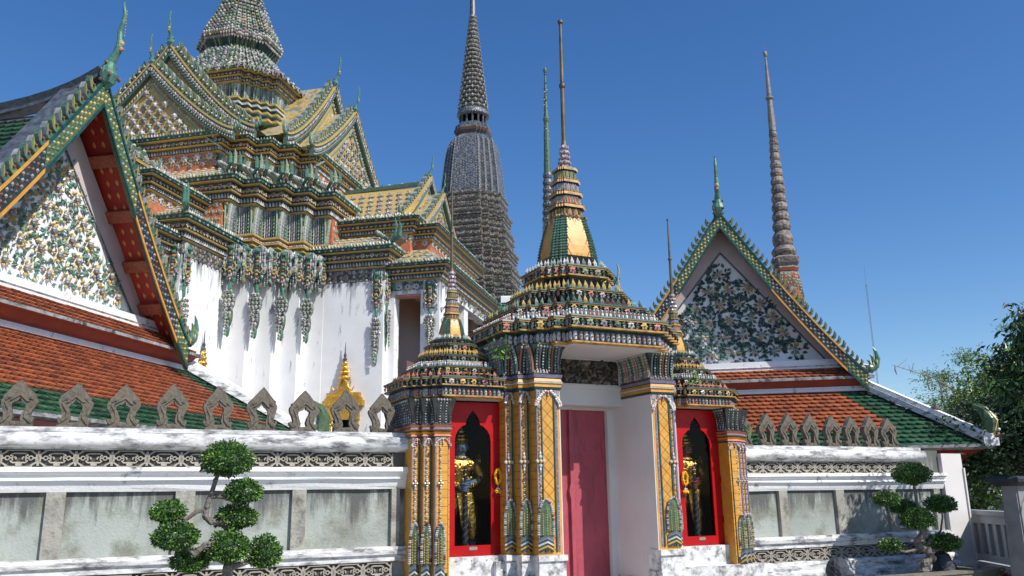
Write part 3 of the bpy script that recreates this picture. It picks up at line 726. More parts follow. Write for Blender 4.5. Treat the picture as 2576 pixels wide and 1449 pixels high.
# ================================================================== GUARDIAN SHRINES
def shrine(X0, sd, label):
    """sd=+1: gate lies on its right"""
    root = empty('guardian_shrine', (X0, 10.35, 0), label=label, cat='shrine', group='shrines either side of the gateway door')
    fx = lambda x: x * sd
    def bx(mb, a, b, *r): q = sorted((fx(a), fx(b))); mb.box(q[0], q[1], *r)
    # pilaster cluster on the outer side
    st = [(-.72, -.60, -.56), (-.60, -.48, -.64), (-.48, -.29, -.72)]
    cl = [(-.72, .5), (-.72, -.56), (-.60, -.56), (-.60, -.64), (-.48, -.64), (-.48, -.72), (-.29, -.72), (-.29, .5)]
    if sd == -1: cl = mirror_plan(cl)
    mb = MB(); mb.sweep(cl, [(.4, 0, 1, 'amber'), (2.42, 0, 1, 'amber')]); mb.build('pier', root)
    for i, (x0, x1, y) in enumerate(st):
        mb = MB(); X0_, X1_ = fx(x0), fx(x1)
        strip_face(mb, X0_, X1_, y, .62, 2.26, sd, False)
        if i == 2:
            q = sorted((fx(-.42), fx(-.32))); mb.box(q[0], q[1], y - .013, y, .7, 2.25, 'amber'); z = .75
            while z < 2.2: mb.box(q[0], q[1], y - .015, y - .013, z, z + .005, 'amber_joint'); z += .1
        foliage_top(mb, min(X0_, X1_), max(X0_, X1_), y, 2.262, .55)
        c = X0_ + (X1_ - X0_) * .36
        leaf_base(mb, c, y, .11, .62, 1.27)
        boss(mb, c, y - .005, 1.72, .022)
        mb.build('pilaster', root)
    mb = MB()
    lev = [(2.255, .0, 'amber'), (2.275, .02, 'teal'), (2.30, .0, 'brick'), (2.325, .02, 'amber'), (2.34, .0, 'darkband'), (2.36, .03, 'amber'), (2.38, .01, 'violet'), (2.41, .03, 'brick'), (2.43, .0, 'darkband'), (2.52, .01, 'darkband'), (2.65, .04, 'darkband'), (2.73, .06, 'darkband')]
    mb.sweep(cl, [(z, o, 1, m) for z, o, m in lev])
    lotus_flutes(mb, cl, 2.43, 2.72, .0, .035, .05, ['slate', 'teal', 'slate_light', 'darkband', 'slate'], .011)
    mb.build('capital', root)
    mb = MB()   # gate-side jamb and hidden inner capital
    bx(mb, .475, .53, -.56, .5, .5, 2.74, 'frame_white'); mb.build('side_jamb', root)
    mb = MB(); bx(mb, -.29, .53, -.58, .5, .4, .855, 'plaster_worn'); bx(mb, -.74, .62, -.8, .5, .0, .6, 'plaster_worn')
    for i in range(3): mb.blob((fx(-.15 + i * .2), -.585, .81), (.008, .006, .008), 'brown', 6, 4)
    mb.build('sill', root)
    # cabinet
    c0, c1 = -.285, .475; cx = .095; zt, zb = 2.72, .86
    gl, gr = -.14, .345; cm = (gl + gr) / 2
    cab = MB()
    arch = [(gl, .98), (gl, 2.24), (gl + .012, 2.31), (gl + .045, 2.37), (gl + .10, 2.42), (gl + .145, 2.44), (gl + .155, 2.50), (gl + .19, 2.56), (cm, 2.62)]
    halfL = [(cm, zt), (c0, zt), (c0, zb), (cm, zb)] + [(cm, .98)] + arch
    archR = [(2 * cm - x, z) for x, z in arch]
    halfR = [(cm, zt), (c1, zt), (c1, zb), (cm, zb)] + [(cm, .98)] + archR
    for hp, rev in ((halfL, 0), (halfR, 1)):
        pp = [(fx(x), z) for x, z in hp]; pp = pp if (rev == 0) == (sd == 1) else list(reversed(pp))
        cab.prism(pp, -.50, -.465, 'cabinet_red')
    cab_o = cab.build('cabinet_door', root)
    for z in (1.15, 1.7): m2 = MB(); q = fx(c0 if sd == 1 else c0) ; m2.box(q - .008, q + .008, -.512, -.49, z, z + .09, 'cabinet_red'); m2.build('hinge', cab_o)
    m2 = MB(); a, b = sorted((fx(cm - .055), fx(cm + .055))); m2.prism([(a, .935), (a + .012, .925), (b - .012, .925), (b, .935), (b, .955), (b - .012, .965), (a + .012, .965), (a, .955)], -.508, -.501, 'metal_plate'); m2.build('name_plate', cab_o)
    m2 = MB(); a, b = sorted((fx(gl - .01), fx(gr + .01))); m2.mesh([(a, -.48, .97), (b, -.48, .97), (b, -.48, 2.63), (a, -.48, 2.63)], [(0, 1, 2, 3)], 'glass'); m2.build('glass_pane', cab_o)
    mb = MB(); T = .035
    bx(mb, c0, c1, .25, .28, .8, 2.75, 'cabinet_dark'); bx(mb, c0 - .003, c0 + T, -.46, .25, .8, 2.75, 'cabinet_dark'); bx(mb, c1 - T, c1, -.46, .25, .8, 2.75, 'cabinet_dark')
    bx(mb, c0, c1, -.46, .25, 2.72, 2.75, 'cabinet_dark'); bx(mb, c0, c1, -.46, .25, .8, .87, 'cabinet_dark'); mb.build('cabinet_interior', root)
    # roof
    mb = MB(); F2 = ['lilac', 'white_c', 'pink', 'mustard', 'green_c', 'brown', 'palegreen']
    tiered_roof(mb, [('bead', 2.76, 2.87, .76, ['lilac', 'white_c', 'lilac', 'pink']), ('flow', 2.89, 3.01, .80, F2), ('spk', 3.01, 3.09, .71, ['brown', 'pink', 'brick']), ('flow', 3.07, 3.17, .60, F2),
                     ('fig', 3.17, 3.25, .53, ['white_b', 'white_c', 'lilac']), ('flow', 3.24, 3.34, .45, F2), ('spk', 3.34, 3.42, .41, ['mustard', 'amber']), ('flow', 3.40, 3.51, .33, ['brown', 'pink', 'lilac']),
                     ('flow', 3.50, 3.58, .27, F2), ('spk', 3.58, 3.64, .25, ['white_b', 'palegreen'])], 4)
    mb.build('stepped_roof', root)
    bell_and_spire(root, 3.62, 3.87, .15, .10, ((3.86, .10), (4.27, .055)), ((4.27, .065), (4.56, .04)), (5.79, .013), [(5.12, .03)])
    return root
shrine(3.92, 1, 'small shrine with red glass cabinet, blue-handed statue and dark spire, left of the pink door')
shrine(7.56, -1, 'small shrine with red glass cabinet and weeds on its roof, right of the pink door')

# ---- statues
def guardian(x, y, skin, label, lean=0):
    z0 = .87
    S3 = (1.12, 1.05, .92)
    root = empty('guardian_statue', (x, y, z0), label=label, cat='statue', group='gilded guardian statues in the red cabinets')
    def skinned(name, pts, edges, rad, m, sub=1):
        me = bpy.data.meshes.new(name); me.from_pydata(pts, edges, []); me.materials.append(MATS[m])
        o = bpy.data.objects.new(name, me); COL.objects.link(o); o.parent = root
        sk = o.modifiers.new('skin', 'SKIN'); sk.use_smooth_shade = True
        for i, r in enumerate(rad):
            v = me.skin_vertices[0].data[i]; v.radius = (r, r) if not isinstance(r, tuple) else r
            v.use_root = i == 0
        ss = o.modifiers.new('sub', 'SUBSURF'); ss.levels = sub; ss.render_levels = 2
        return o
    P = [(0, 0, .78), (0, 0, .92), (0, -.01, 1.06), (0, -.01, 1.2), (0, -.01, 1.30), (0, -.02, 1.38), (0, -.03, 1.48),
         (-.2, -.01, 1.18), (-.27, -.03, .98), (-.05, -.16, .87), (.2, -.01, 1.18), (.27, -.03, .98), (.05, -.16, .92),
         (-.11, 0, .70), (-.15, -.01, .40), (-.16, .01, .08), (-.18, -.09, .03), (.11, 0, .70), (.15, -.01, .40), (.16, .01, .08), (.18, -.09, .03)]
    E = [(0, 1), (1, 2), (2, 3), (3, 4), (4, 5), (5, 6), (3, 7), (7, 8), (8, 9), (3, 10), (10, 11), (11, 12), (0, 13), (13, 14), (14, 15), (15, 16), (0, 17), (17, 18), (18, 19), (19, 20)]
    rad = [.115, .10, .125, .12, .055, .085, .075, .065, .048, .03, .065, .048, .03, .09, .065, .045, .035, .09, .065, .045, .035]
    skinned('body', P, E, rad, skin)
    mb = MB()   # face: eyes, nose, mouth, ears, tusks
    for sx in (-1, 1):
        mb.blob((sx * .032, -.112, 1.435), (.017, .012, .011), 'white_c', 6, 5); mb.blob((sx * .032, -.123, 1.435), (.008, .005, .008), 'cabinet_dark', 6, 4)
        mb.blob((sx * .09, -.02, 1.42), (.012, .022, .035), skin, 6, 5); mb.tube([(sx * .06, -.10, 1.465), (sx * .03, -.12, 1.462), (sx * .008, -.118, 1.448)], [.004, .006, .004], 'gold_leaf', 5)
        mb.stud((sx * .025, -.118, 1.372), (0, -1, .3), .006, 'white_b', 1.5)
    mb.blob((0, -.122, 1.41), (.014, .02, .018), skin, 6, 5); mb.blob((0, -.112, 1.378), (.032, .012, .008), 'skin_red', 8, 4)
    mb.blob((0, -.045, 1.425), (.082, .078, .10), skin, 10, 8)
    mb.build('face', root, smooth=True)
    P2 = [(0, 0, .76), (0, 0, .92), (0, -.01, 1.06), (0, -.01, 1.22), (-.2, -.01, 1.18), (-.265, -.03, 1.0), (-.17, -.09, .93), (.2, -.01, 1.18), (.265, -.03, 1.0), (.17, -.09, .95),
          (-.11, 0, .68), (-.15, -.01, .40), (-.16, .01, .12), (.11, 0, .68), (.15, -.01, .40), (.16, .01, .12)]
    E2 = [(0, 1), (1, 2), (2, 3), (3, 4), (4, 5), (5, 6), (3, 7), (7, 8), (8, 9), (0, 10), (10, 11), (11, 12), (0, 13), (13, 14), (14, 15)]
    skinned('costume', P2, E2, [.14, .115, .14, .11, .085, .062, .045, .085, .062, .045, .12, .085, .06, .12, .085, .06], 'gold_leaf')
    mb = MB()
    mb.prism([(-.09, .8), (-.03, .35), (0, .28), (.03, .35), (.09, .8)], -.165, -.14, 'gold_leaf')
    for zc, r in ((.83, .15), (.88, .14), (1.27, .1)): mb.lathe(0, -.01, [(zc - .02, r * .92), (zc, r * 1.05), (zc + .02, r * .92)], 'gold_leaf', 16)
    for k in range(26):
        a = rnd(-1.3, 1.3); z = rnd(.95, 1.25); mb.stud((.145 * math.sin(a), -.01 - .14 * math.cos(a), z), (math.sin(a), -math.cos(a), 0), .02, 'gold_leaf', .9)
    for sx in (-1, 1):
        for t in (.55, .7, .85): 
            q = Vector((sx * .27, -.03, .98)).lerp(Vector((sx * .05, -.16, .89)), t); mb.blob(q, (.042, .042, .042), 'gold', 8, 5)
        mb.spike((sx * .22, -.02, 1.2), (sx, 0, .2), .09, .13, 'gold_leaf', .4)
    mb.build('ornaments', root)
    mb = MB(); mb.lathe(0, -.025, [(1.47, .095), (1.49, .11), (1.51, .09), (1.53, .095), (1.56, .07), (1.58, .075), (1.62, .045), (1.64, .048), (1.70, .02), (1.78, .004)], 'gold_leaf', 14); mb.build('crown', root)
    # hands closed round the club (club axis x=0,y=-.19)
    for sx, zc in ((-1, .865), (1, .925)):
        mb = MB(); mb.T = Matrix.Translation((0, -.19, zc)) @ Matrix.Scale(1.35, 4) @ Matrix.Translation((0, .19, -zc)); mb.blob((sx * .034, -.175, zc), (.03, .032, .034), skin, 8, 6)
        for f in range(4):
            z = zc + .026 - f * .0175; L = [1.0, 1.08, 1.02, .86][f]; pts = []
            for k in range(6):
                a = (.25 + k / 5 * 2.3 * L) ; pts.append((sx * .031 * math.cos(a) + sx * .004, -.19 - .033 * math.sin(a), z - .002 * k))
            mb.tube(pts, [.0095, .0095, .009, .0088, .008, .006], skin, 6); mb.blob(pts[-1], .0066, skin, 6, 4)
        pts = [(sx * .038, -.195, zc + .03), (sx * .026, -.222, zc + .036), (sx * .004, -.229, zc + .034), (-sx * .014, -.224, zc + .026)]
        mb.tube(pts, [.011, .0105, .009, .006], skin, 6)
        mb.build('hand', root, smooth=True)
    cl = MB(); q = (x, y - .19)
    cl.lathe(0, 0, [(.0, .028), (.05, .034), (.4, .030), (.72, .026), (.8, .02), (1.0, .018), (1.03, .026), (1.06, .03), (1.09, .022), (1.12, .028), (1.16, .008)], 'club_dark', 12)
    for k in range(44):
        z = .05 + k * .0155
        for ph in (0, math.pi):
            a = k * .55 + ph; r = .033 - .006 * z; cl.stud((r * math.cos(a), r * math.sin(a), z), (math.cos(a), math.sin(a), 0), .009, 'slate_light', .8)
    for z in (.76, 1.04, 1.1): cl.lathe(0, 0, [(z - .012, .026), (z, .034), (z + .012, .026)], 'gold', 12)
    root.scale = S3
    co = cl.build('club', None, (x, y - .19 * 1.05, z0)); co.scale = (1.1, 1.1, .92)
    tag(co, 'dark spiral-wrapped club held upright by the %s statue' % ('blue-handed' if skin == 'skin_blue' else 'red-handed'), 'club', 'clubs held by the guardian statues')
    return root
guardian(3.98, 10.2, 'skin_blue', 'gilded guardian statue with blue hands in the left red cabinet')
guardian(7.50, 10.2, 'skin_red', 'gilded guardian statue with dark red hands in the right red cabinet')

# ---- garlands
def garland(x, y, z, label):
    mb = MB()
    for k in range(30):
        a = 2 * math.pi * k / 30; mb.blob((.036 * math.cos(a), rnd(-.004, .004), .085 * math.sin(a)), (.019, .022, .017), 'marigold', 6, 4, .3)
    for sx in (-1, 1): mb.blob((sx * .014, 0, -.15), (.014, .014, .014), 'white_b', 6, 4, .2); mb.blob((sx * .018, -.005, -.185), (.027, .024, .022), 'marigold', 7, 5, .3)
    mb.tube([(0, .004, -.09), (0, 0, -.12), (0, 0, -.16)], .004, 'white_b', 5)
    mb.tube([(0, .002, .085), (0, .012, .10)], .003, 'white_b', 5)
    o = mb.build('flower_garland', None, (x, y, z)); tag(o, label, 'garland', 'marigold garlands on the cabinet doors')
garland(4.345, 9.81, 1.80, 'yellow marigold garland hanging on the left red cabinet')
garland(7.20, 9.81, 1.765, 'yellow marigold garland hanging on the right red cabinet')

# ================================================================== PAVILIONS
def finial_tube(mb, base, path, rad, m='sea_green', flat=1.0, n=8):
    b = Vector(base); mb.tube([b + Vector(p) for p in path], rad, m, n, flat)
def chofa(mb, base, s=1.0, out=(0, -1, 0), m='sea_green'):
    """slender bird-like ridge finial: swollen breast, beak, long curved horn"""
    b = Vector(base); o = Vector(out); Z = Vector((0, 0, 1))
    f = lambda a, z: b + o * (a * s) + Z * (z * s)
    mb.tube([f(.02, -.32), f(.06, -.18), f(.08, 0), f(.06, .16), f(.10, .32), f(.20, .5), f(.27, .66), f(.27, .84), f(.25, 1.05), f(.31, 1.28), f(.33, 1.48), f(.29, 1.66), f(.27, 1.76), f(.31, 1.83)],
            [v * s for v in (.05, .15, .21, .17, .11, .085, .095, .075, .06, .058, .052, .042, .03, .012)], m, 10, .85)
    mb.tube([f(.27, .66), f(.34, .60), f(.40, .60)], [.07 * s, .05 * s, .012 * s], 'pink', 7)
    mb.blob(f(.30, .76), .075 * s, 'mustard', 8, 5)
    for a, z in ((.0, .1), (.12, .02), (.1, .25), (.0, -.15), (.22, -.05)):
        for q in (-1, 1): mb.blob(f(a, z) + Vector((o.y, -o.x, 0)) * (q * .16 * s), .045 * s, 'brown', 5, 4, .2)
    for k in range(9):
        t = k / 8; p = f(.37 + .0 * t, .95 + t * .6); mb.stud(p, o, .02 * s, 'mustard', .8)
def hang_hong(mb, p, d, s, m='leafgreen'):
    """swept-up comb finial at the foot of a gable, d = outward unit x sign"""
    x, y, z = p
    for k, (h, o) in enumerate(((.85, .30), (.62, .18), (.42, .08), (.25, -.02))):
        mb.tube([(x + d * (o - .20) * s, y, z + .02 * s), (x + d * (o + .02) * s, y, z + h * .25 * s), (x + d * (o + .10) * s, y, z + h * .55 * s), (x + d * (o + .05) * s, y, z + h * .85 * s), (x + d * (o - .03) * s, y, z + h * s)],
                [.10 * s, .11 * s, .085 * s, .05 * s, .012 * s], m if k % 2 else 'sea_green', 7, .8)
        mb.stud((x + d * (o + .04) * s, y - .09 * s, z + h * .4 * s), (0, -1, 0), .04 * s, 'mustard', .6, 2.5)
    mb.blob((x + d * .12 * s, y - .06 * s, z + .12 * s), (.13 * s, .08 * s, .14 * s), 'green_c', 8, 5)
def rake(hb, zb, za, sag=.03, pw=1.0):
    """points of one gable limb, parameter t 0 apex .. 1 foot -> (|x|, z)"""
    return lambda t: (hb * t, za - (za - zb) * (1 - (1 - t) ** pw + sag * math.sin(math.pi * t)))
def fins(mb, rk, sg, y, n, s, m='green_c', th=.05, t0=.07, t1=.95, fl='brown'):
    for i in range(n):
        t = t0 + (t1 - t0) * i / (n - 1); a = rk(t); b = rk(min(1, t + .02)); c = rk(t - .02)
        up = Vector((sg * (c[0] - b[0]), 0, c[1] - b[1])).normalized(); out = Vector((-up.z, 0, up.x)) * (1 if sg < 0 else -1)
        out = Vector((sg * abs(out.x), 0, abs(out.z))); p = Vector((sg * a[0], 0, a[1])); k = s * (1.0 if t < .85 else .8)
        pl = [p - up * .42 * k, p - up * .45 * k + out * .5 * k, p - up * .12 * k + out * .95 * k, p + up * .45 * k + out * 1.12 * k, p + up * .18 * k + out * .72 * k, p + up * .12 * k + out * .35 * k, p + up * .2 * k]
        pl = [(q.x, q.z) for q in pl]
        if sg < 0: pl = pl[::-1]
        mb.prism(pl, y - th, y + th, m if i % 3 else 'leafgreen', msides='slate_light' if i % 2 else 'green_c')
        q = p + out * .45 * k; mb.blob((q.x, y - th - .01, q.z), (.13 * k, .03, .13 * k), fl, 5, 4)
        q1 = p - up * .28 * k + out * .45 * k; q2 = p + up * .3 * k + out * .98 * k
        mb.bar((q1.x, y - th - .004, q1.z), (q2.x, y - th - .004, q2.z), .012, .028 * k, 'mustard', up=(up.x, 0, up.z))
def relief(mb, hw, z0, z1, y, sp, fr, leafc, flc, hub, margin=.06, seed=3, dens=15, lk=1.0):
    """leafy ceramic relief on a triangular field"""
    rg = random.Random(seed)
    def inside(x, z, m): return z > z0 + m * .5 and abs(x) < hw * (1 - (z - z0) / (z1 - z0)) - m * .8
    def leaf(x, z, a, L, m):
        c, s_ = math.cos(a), math.sin(a); W = L * .5
        P = [(x, y - .01, z), (x + c * L * .45 - s_ * W * .6, y - .02, z + s_ * L * .45 + c * W * .6), (x + c * L, y - .02 - rg.uniform(0, .03), z + s_ * L), (x + c * L * .45 + s_ * W * .6, y - .02, z + s_ * L * .45 - c * W * .6), (x + c * L * .5, y - .055, z + s_ * L * .5)]
        mb.mesh(P, [(0, 1, 4), (1, 2, 4), (2, 3, 4), (3, 0, 4)], m)
    r = 0; z = z0 + sp * .55; nodes = []
    while z < z1:
        x = -hw + (sp * .5 if r % 2 else 0)
        while x < hw:
            q = (x + rg.uniform(-.05, .05) * sp, z + rg.uniform(-.06, .06) * sp)
            if inside(q[0], q[1], margin + fr * .6): nodes.append(q)
            x += sp
        z += sp * .82; r += 1
    for x, z in nodes:
        for k in range(8):
            a = k * math.pi / 4 + rg.uniform(-.2, .2); leaf(x + fr * .3 * math.cos(a), z + fr * .3 * math.sin(a), a, fr * rg.uniform(.62, .8), rg.choice(flc))
        mb.blob((x, y - .05, z), (fr * .34, .045, fr * .34), hub, 7, 4, .1)
        for k in range(6): a = k * math.pi / 3; mb.stud((x + fr * .25 * math.cos(a), y - .07, z + fr * .25 * math.sin(a)), (0, -1, 0), fr * .1, 'white_c', 1)
        for k in range(dens):
            a = rg.uniform(0, 6.28); d = fr * rg.uniform(.95, 1.45); px, pz = x + d * math.cos(a), z + d * math.sin(a)
            if inside(px, pz, margin * .6): leaf(px, pz, a + rg.uniform(-1.2, 1.2), fr * lk * rg.uniform(.45, .78), rg.choice(leafc))
        for k in range(2):
            a = rg.uniform(0, 6.28); mb.tube([(x + fr * .8 * math.cos(a), y - .02, z + fr * .8 * math.sin(a)), (x + fr * 1.3 * math.cos(a + .3), y - .03, z + fr * 1.3 * math.sin(a + .3)), (x + fr * 1.6 * math.cos(a + .6), y - .02, z + fr * 1.6 * math.sin(a + .6))], fr * .07, leafc[0], 5)
def xprof(mb, prof, x0, x1, m, taper=0):
    """prof (y,z) extruded along x; taper pulls ends in with depth (mitred hips)"""
    n = len(prof); y0 = prof[0][0]
    a = mb.pts([(x0 + (y - y0) * taper, y, z) for y, z in prof]); b = mb.pts([(x1 - (y - y0) * taper, y, z) for y, z in prof]); i = mb.mi(m)
    for j in range(n): k = (j + 1) % n; mb.F.append((a + j, b + j, b + k, a + k)); mb.M.append(i)
    mb.F.append(tuple(a + j for j in range(n))); mb.F.append(tuple(b + j for j in reversed(range(n)))); mb.M += [i, i]
def pavilion(loc, az, p, label, relief_kw, roof_len, darkroof):
    root = empty('pavilion', loc, R(az), label=label, cat='pavilion')
    He, ze, ht, yt, zt = p['He'], p['ze'], p['ht'], p['yt'], p['zt']
    k = He / 5.0; D = roof_len
    mb = MB(); mb.box(-He + 1.0, He - 1.0, 1.0, D, 0, ze + .15, 'plaster'); mb.box(-ht + .05, ht - .05, yt + .1, D, ze, p['zg'] + .1, 'plaster'); mb.build('wall', root)
    tw, tp = p['tw'], p['tp']
    def col(c, v, d0, d1): return 'tile_green' if v < .30 or d0 < p['hg'] * (1.15 - v * .5) or d1 < p['hg'] * (1.15 - v * .5) else 'tile_orange'
    mb = MB(); tiles(mb, (-He, 0, ze), (He, 0, ze), (-ht, yt, zt), (ht, yt, zt), tw, tp, col); mb.build('lower_roof', root)
    for sx in (-1, 1):
        mb = MB(); D2 = min(D, 5)
        e0, e1, t0, t1 = (sx * He, 0, ze), (sx * He, D2, ze), (sx * ht, yt, zt), (sx * ht, D2, zt)
        if sx < 0: e0, e1, t0, t1 = e1, e0, t1, t0
        tiles(mb, e0, e1, t0, t1, tw * 1.3, tp * 1.3, lambda c, v, d0, d1: 'tile_green' if v < .3 else 'tile_orange'); mb.build('side_roof', root)
        # hip ridge
        mb = MB(); a = Vector((sx * He, -.02, ze + .06)); b = Vector((sx * ht, yt, zt + .10)); w_ = .17 * k
        mb.bar(a, b, w_ * 1.5, .12 * k, 'plaster_old', up=(0, 0, 1)); mb.bar(a + Vector((0, 0, .09 * k)), b + Vector((0, 0, .09 * k)), w_, .14 * k, 'plaster', up=(0, 0, 1))
        mb.prism([(sx * He - sx * .05 - .14 * k, ze), (sx * He - sx * .05 + .14 * k, ze), (sx * He - sx * .05 + .14 * k, ze + .16 * k), (sx * He - sx * .05 - .14 * k, ze + .16 * k)], -.07, .2 * k, 'plaster')
        mid = a.lerp(b, .42) + Vector((0, 0, .2 * k)); mb.blob(mid, (.09 * k, .09 * k, .07 * k), 'mosaic_grey', 8, 5, .25)
        mb.build('hip_ridge', root)
        mb = MB(); s = .62 * k; d = sx
        mb.tube([(sx * (He - .10 * k), .1, ze + .12 * k), (sx * (He - .0), .06, ze + .32 * k), (sx * (He + .01 * k), .05, ze + .55 * k), (sx * (He - .08 * k), .08, ze + .74 * k), (sx * (He - .25 * k), .15, ze + .86 * k)], [.13 * k, .17 * k, .16 * k, .10 * k, .015], 'moss', 8, .8)
        for q in (-.05, .05): mb.tube([(sx * (He - .02 * k), -.09 * k + q, ze + .2 * k), (sx * (He + .09 * k), -.06 * k + q, ze + .5 * k), (sx * (He - .05 * k), -.02 * k + q, ze + .72 * k)], [.015, .02, .01], 'mustard', 5)
        mb.blob((sx * (He + .1 * k), -.02, ze + .22 * k), (.05 * k,) * 3, 'brown', 6, 4, .2); mb.blob((sx * (He + .13 * k), -.02, ze + .32 * k), (.035 * k,) * 3, 'white_c', 6, 4, .2)
        mb.build('corner_finial', root)
    mb = MB(); xprof(mb, [(-.03, ze - .02), (-.03, ze + .03), (.08, ze + .05), (.08, ze - .06)], -He, He, 'gutter'); mb.build('lower_gutter', root)
    mb = MB(); xprof(mb, [(.02, ze - .03), (.25, ze - .1), (.5, ze - .32), (.6, ze - .32), (.6, ze - .42), (1.0, ze - .5), (1.0, ze - .03)], -He + .02, He - .02, 'red_paint', 1); mb.build('lower_eave_board', root)
    # white band, red fascia, second gutter
    z2, y2, h2 = p['z2'], p['y2'], p['h2']
    mb = MB(); xprof(mb, [(yt - .06, zt + .02), (yt - .06, zt + .07), (yt - .03, zt + .08), (yt - .03, zt + .12), (yt + .02, zt + .14), (yt + .06, z2 - .18 * k), (yt + .3, z2 - .18 * k), (yt + .3, zt)], -ht - .05, ht + .05, 'plaster'); mb.build('white_band', root)
    mb = MB(); dz = (z2 - zt)
    xprof(mb, [(y2 + .03, z2), (y2 + .10, z2 - .02), (y2 + .16, z2 - dz * .35), (yt - .02, z2 - dz * .5), (yt - .02, z2 - dz * .56), (yt + .0, z2 - dz * .60), (yt + .0, z2 - dz * .72), (yt + .4, z2 - dz * .72), (yt + .4, z2)], -h2 + .03, h2 - .03, 'rust_paint', 1.0); mb.build('fascia', root)
    mb = MB(); xprof(mb, [(y2, z2), (y2, z2 + .055), (y2 + .1, z2 + .08), (y2 + .1, z2 + .002)], -h2, h2, 'gutter'); mb.build('upper_gutter', root)
    yg, zg, hg2 = p['yg'], p['zg'], p['hp']
    mb = MB(); tiles(mb, (-h2 + .05, y2 + .05, z2 + .06), (h2 - .05, y2 + .05, z2 + .06), (-hg2, yg - .05, zg), (hg2, yg - .05, zg), tw, tp * .9, lambda *a: 'tile_orange'); mb.build('skirt_roof', root)
    mb = MB(); xprof(mb, [(yg - .2, zg - .06), (yg - .22, zg - .03), (yg - .13, zg), (yg - .12, zg + .03), (yg - .02, zg + .12), (yg + .1, zg + .14), (yg + .1, zg - .05)], -hg2, hg2, 'plaster_worn')
    for sx in (-1, 1):
        mb.tube([(sx * (hg2 - .02), yg - .12, zg + .02), (sx * (hg2 + .16 * k), yg - .15, zg - .10 * k), (sx * (hg2 + .34 * k), yg - .18, zg - .15 * k), (sx * (hg2 + .5 * k), yg - .2, zg - .13 * k)], [.11 * k, .10 * k, .09 * k, .08 * k], 'plaster_worn', 8, .7)
    mb.build('ledge', root)
    # gable
    hb, zb, za, yb = p['hb'], p['zb'], p['za'], p['yb']
    rk = rake(hb, zb, za, .025, 1.06)
    zp0, zp1 = zg + .12, p['zp']; hp = min(p['hp'], hb * (za - zp0) / (za - zb) - .10)
    mb = MB(); mb.prism([(-hp, zp0), (hp, zp0), (0, zp1 + .25)], yg, yg + .1, 'wall_white')
    mb.build('pediment', root)
    # frame boards
    mb = MB()
    for sx in (-1, 1):
        fw = .30 * k
        P = [(sx * hp, zp0), (sx * (hp - fw * 1.25), zp0), (0, zp1 - fw * 1.35), (0, zp1 + .22)]
        if sx > 0: P = P[::-1]
        mb.prism(P, yg - .035, yg - .003, 'frame_white')
        a = Vector((sx * (hp - fw * 1.35), yg - .037, zp0 + .01)); b = Vector((0, yg - .037, zp1 - fw * 1.5)); mb.bar(a, b, .02, .03, 'slate', up=(1, 0, 0))
    mb.build('pediment_frame', root)
    mb = MB(); relief(mb, hp - .30 * k * 1.25, zp0, zp1 - .30 * k * 1.35, yg - .003, **relief_kw); mb.build('floral_relief', root)
    # red soffit, purlins
    N = 14
    mb = MB()
    for sx in (-1, 1):
        for i in range(N):
            a, b = rk(i / N * .985), rk((i + 1) / N * .985); q = .07
            mb.mesh([(sx * a[0], yb + .02, a[1] - q), (sx * b[0], yb + .02, b[1] - q), (sx * b[0], yg + .08, b[1] - q), (sx * a[0], yg + .08, a[1] - q)], [(0, 1, 2, 3)], 'red_paint')
        for i in range(N):
            a, b = rk(i / N), rk((i + 1) / N); mb.mesh([(sx * a[0], yb + .03, a[1] - .04), (sx * b[0], yb + .03, b[1] - .04), (sx * b[0], yg + .12, b[1] - .04), (sx * a[0], yg + .12, a[1] - .04)], [(0, 1, 2, 3)], darkroof)
            mb.mesh([(sx * a[0], yg + .12, a[1] - .04), (sx * b[0], yg + .12, b[1] - .04), (sx * b[0] * .97, yg + .5, b[1] - .46 * k), (sx * a[0] * .97, yg + .5, a[1] - .46 * k)], [(0, 1, 2, 3)], darkroof)
        nrm = Vector((-sx * (za - zb), 0, -hb)).normalized()
        for r in range(2 + (yg - yb > .45)):
            for i in range(22):
                t = .06 + i * .043; a = rk(t); yy = yb + (yg - yb) * ((r + .6 + (.25 if i % 2 else 0)) / (2.6 + (yg - yb > .45)))
                P = Vector((sx * a[0], yy, a[1] - .07)) + nrm * .006; tng = Vector((sx * hb, 0, zb - za)).normalized() * (.055 * k)
                mb.mesh([P - tng, P + Vector((0, .03 * k, 0)), P + tng, P - Vector((0, .03 * k, 0))], [(0, 1, 2, 3)], 'gilt_motif')
    mb.build('soffit', root)
    for sx in (-1, 1):
        for t in (.24, .43, .62, .80):
            a = rk(t); s = .10 * k; tng = Vector((sx * hb, 0, zb - za)).normalized(); nn = Vector((-sx * (za - zb), 0, -hb)).normalized()
            mb = MB(); c0 = Vector((sx * a[0], yb - .0, a[1] - .07)) + nn * s * .55; mb.bar(c0 + Vector((0, .03, 0)), c0 + Vector((0, yg - yb - .01, 0)), s * 1.1, s * 1.9, 'purlin', up=tng); mb.build('purlin', root)
    mb = MB(); mb.bar((0, yb + .03, za - .3 * k), (0, yg, za - .3 * k), .22 * k, .22 * k, 'purlin'); mb.build('ridge_purlin', root)
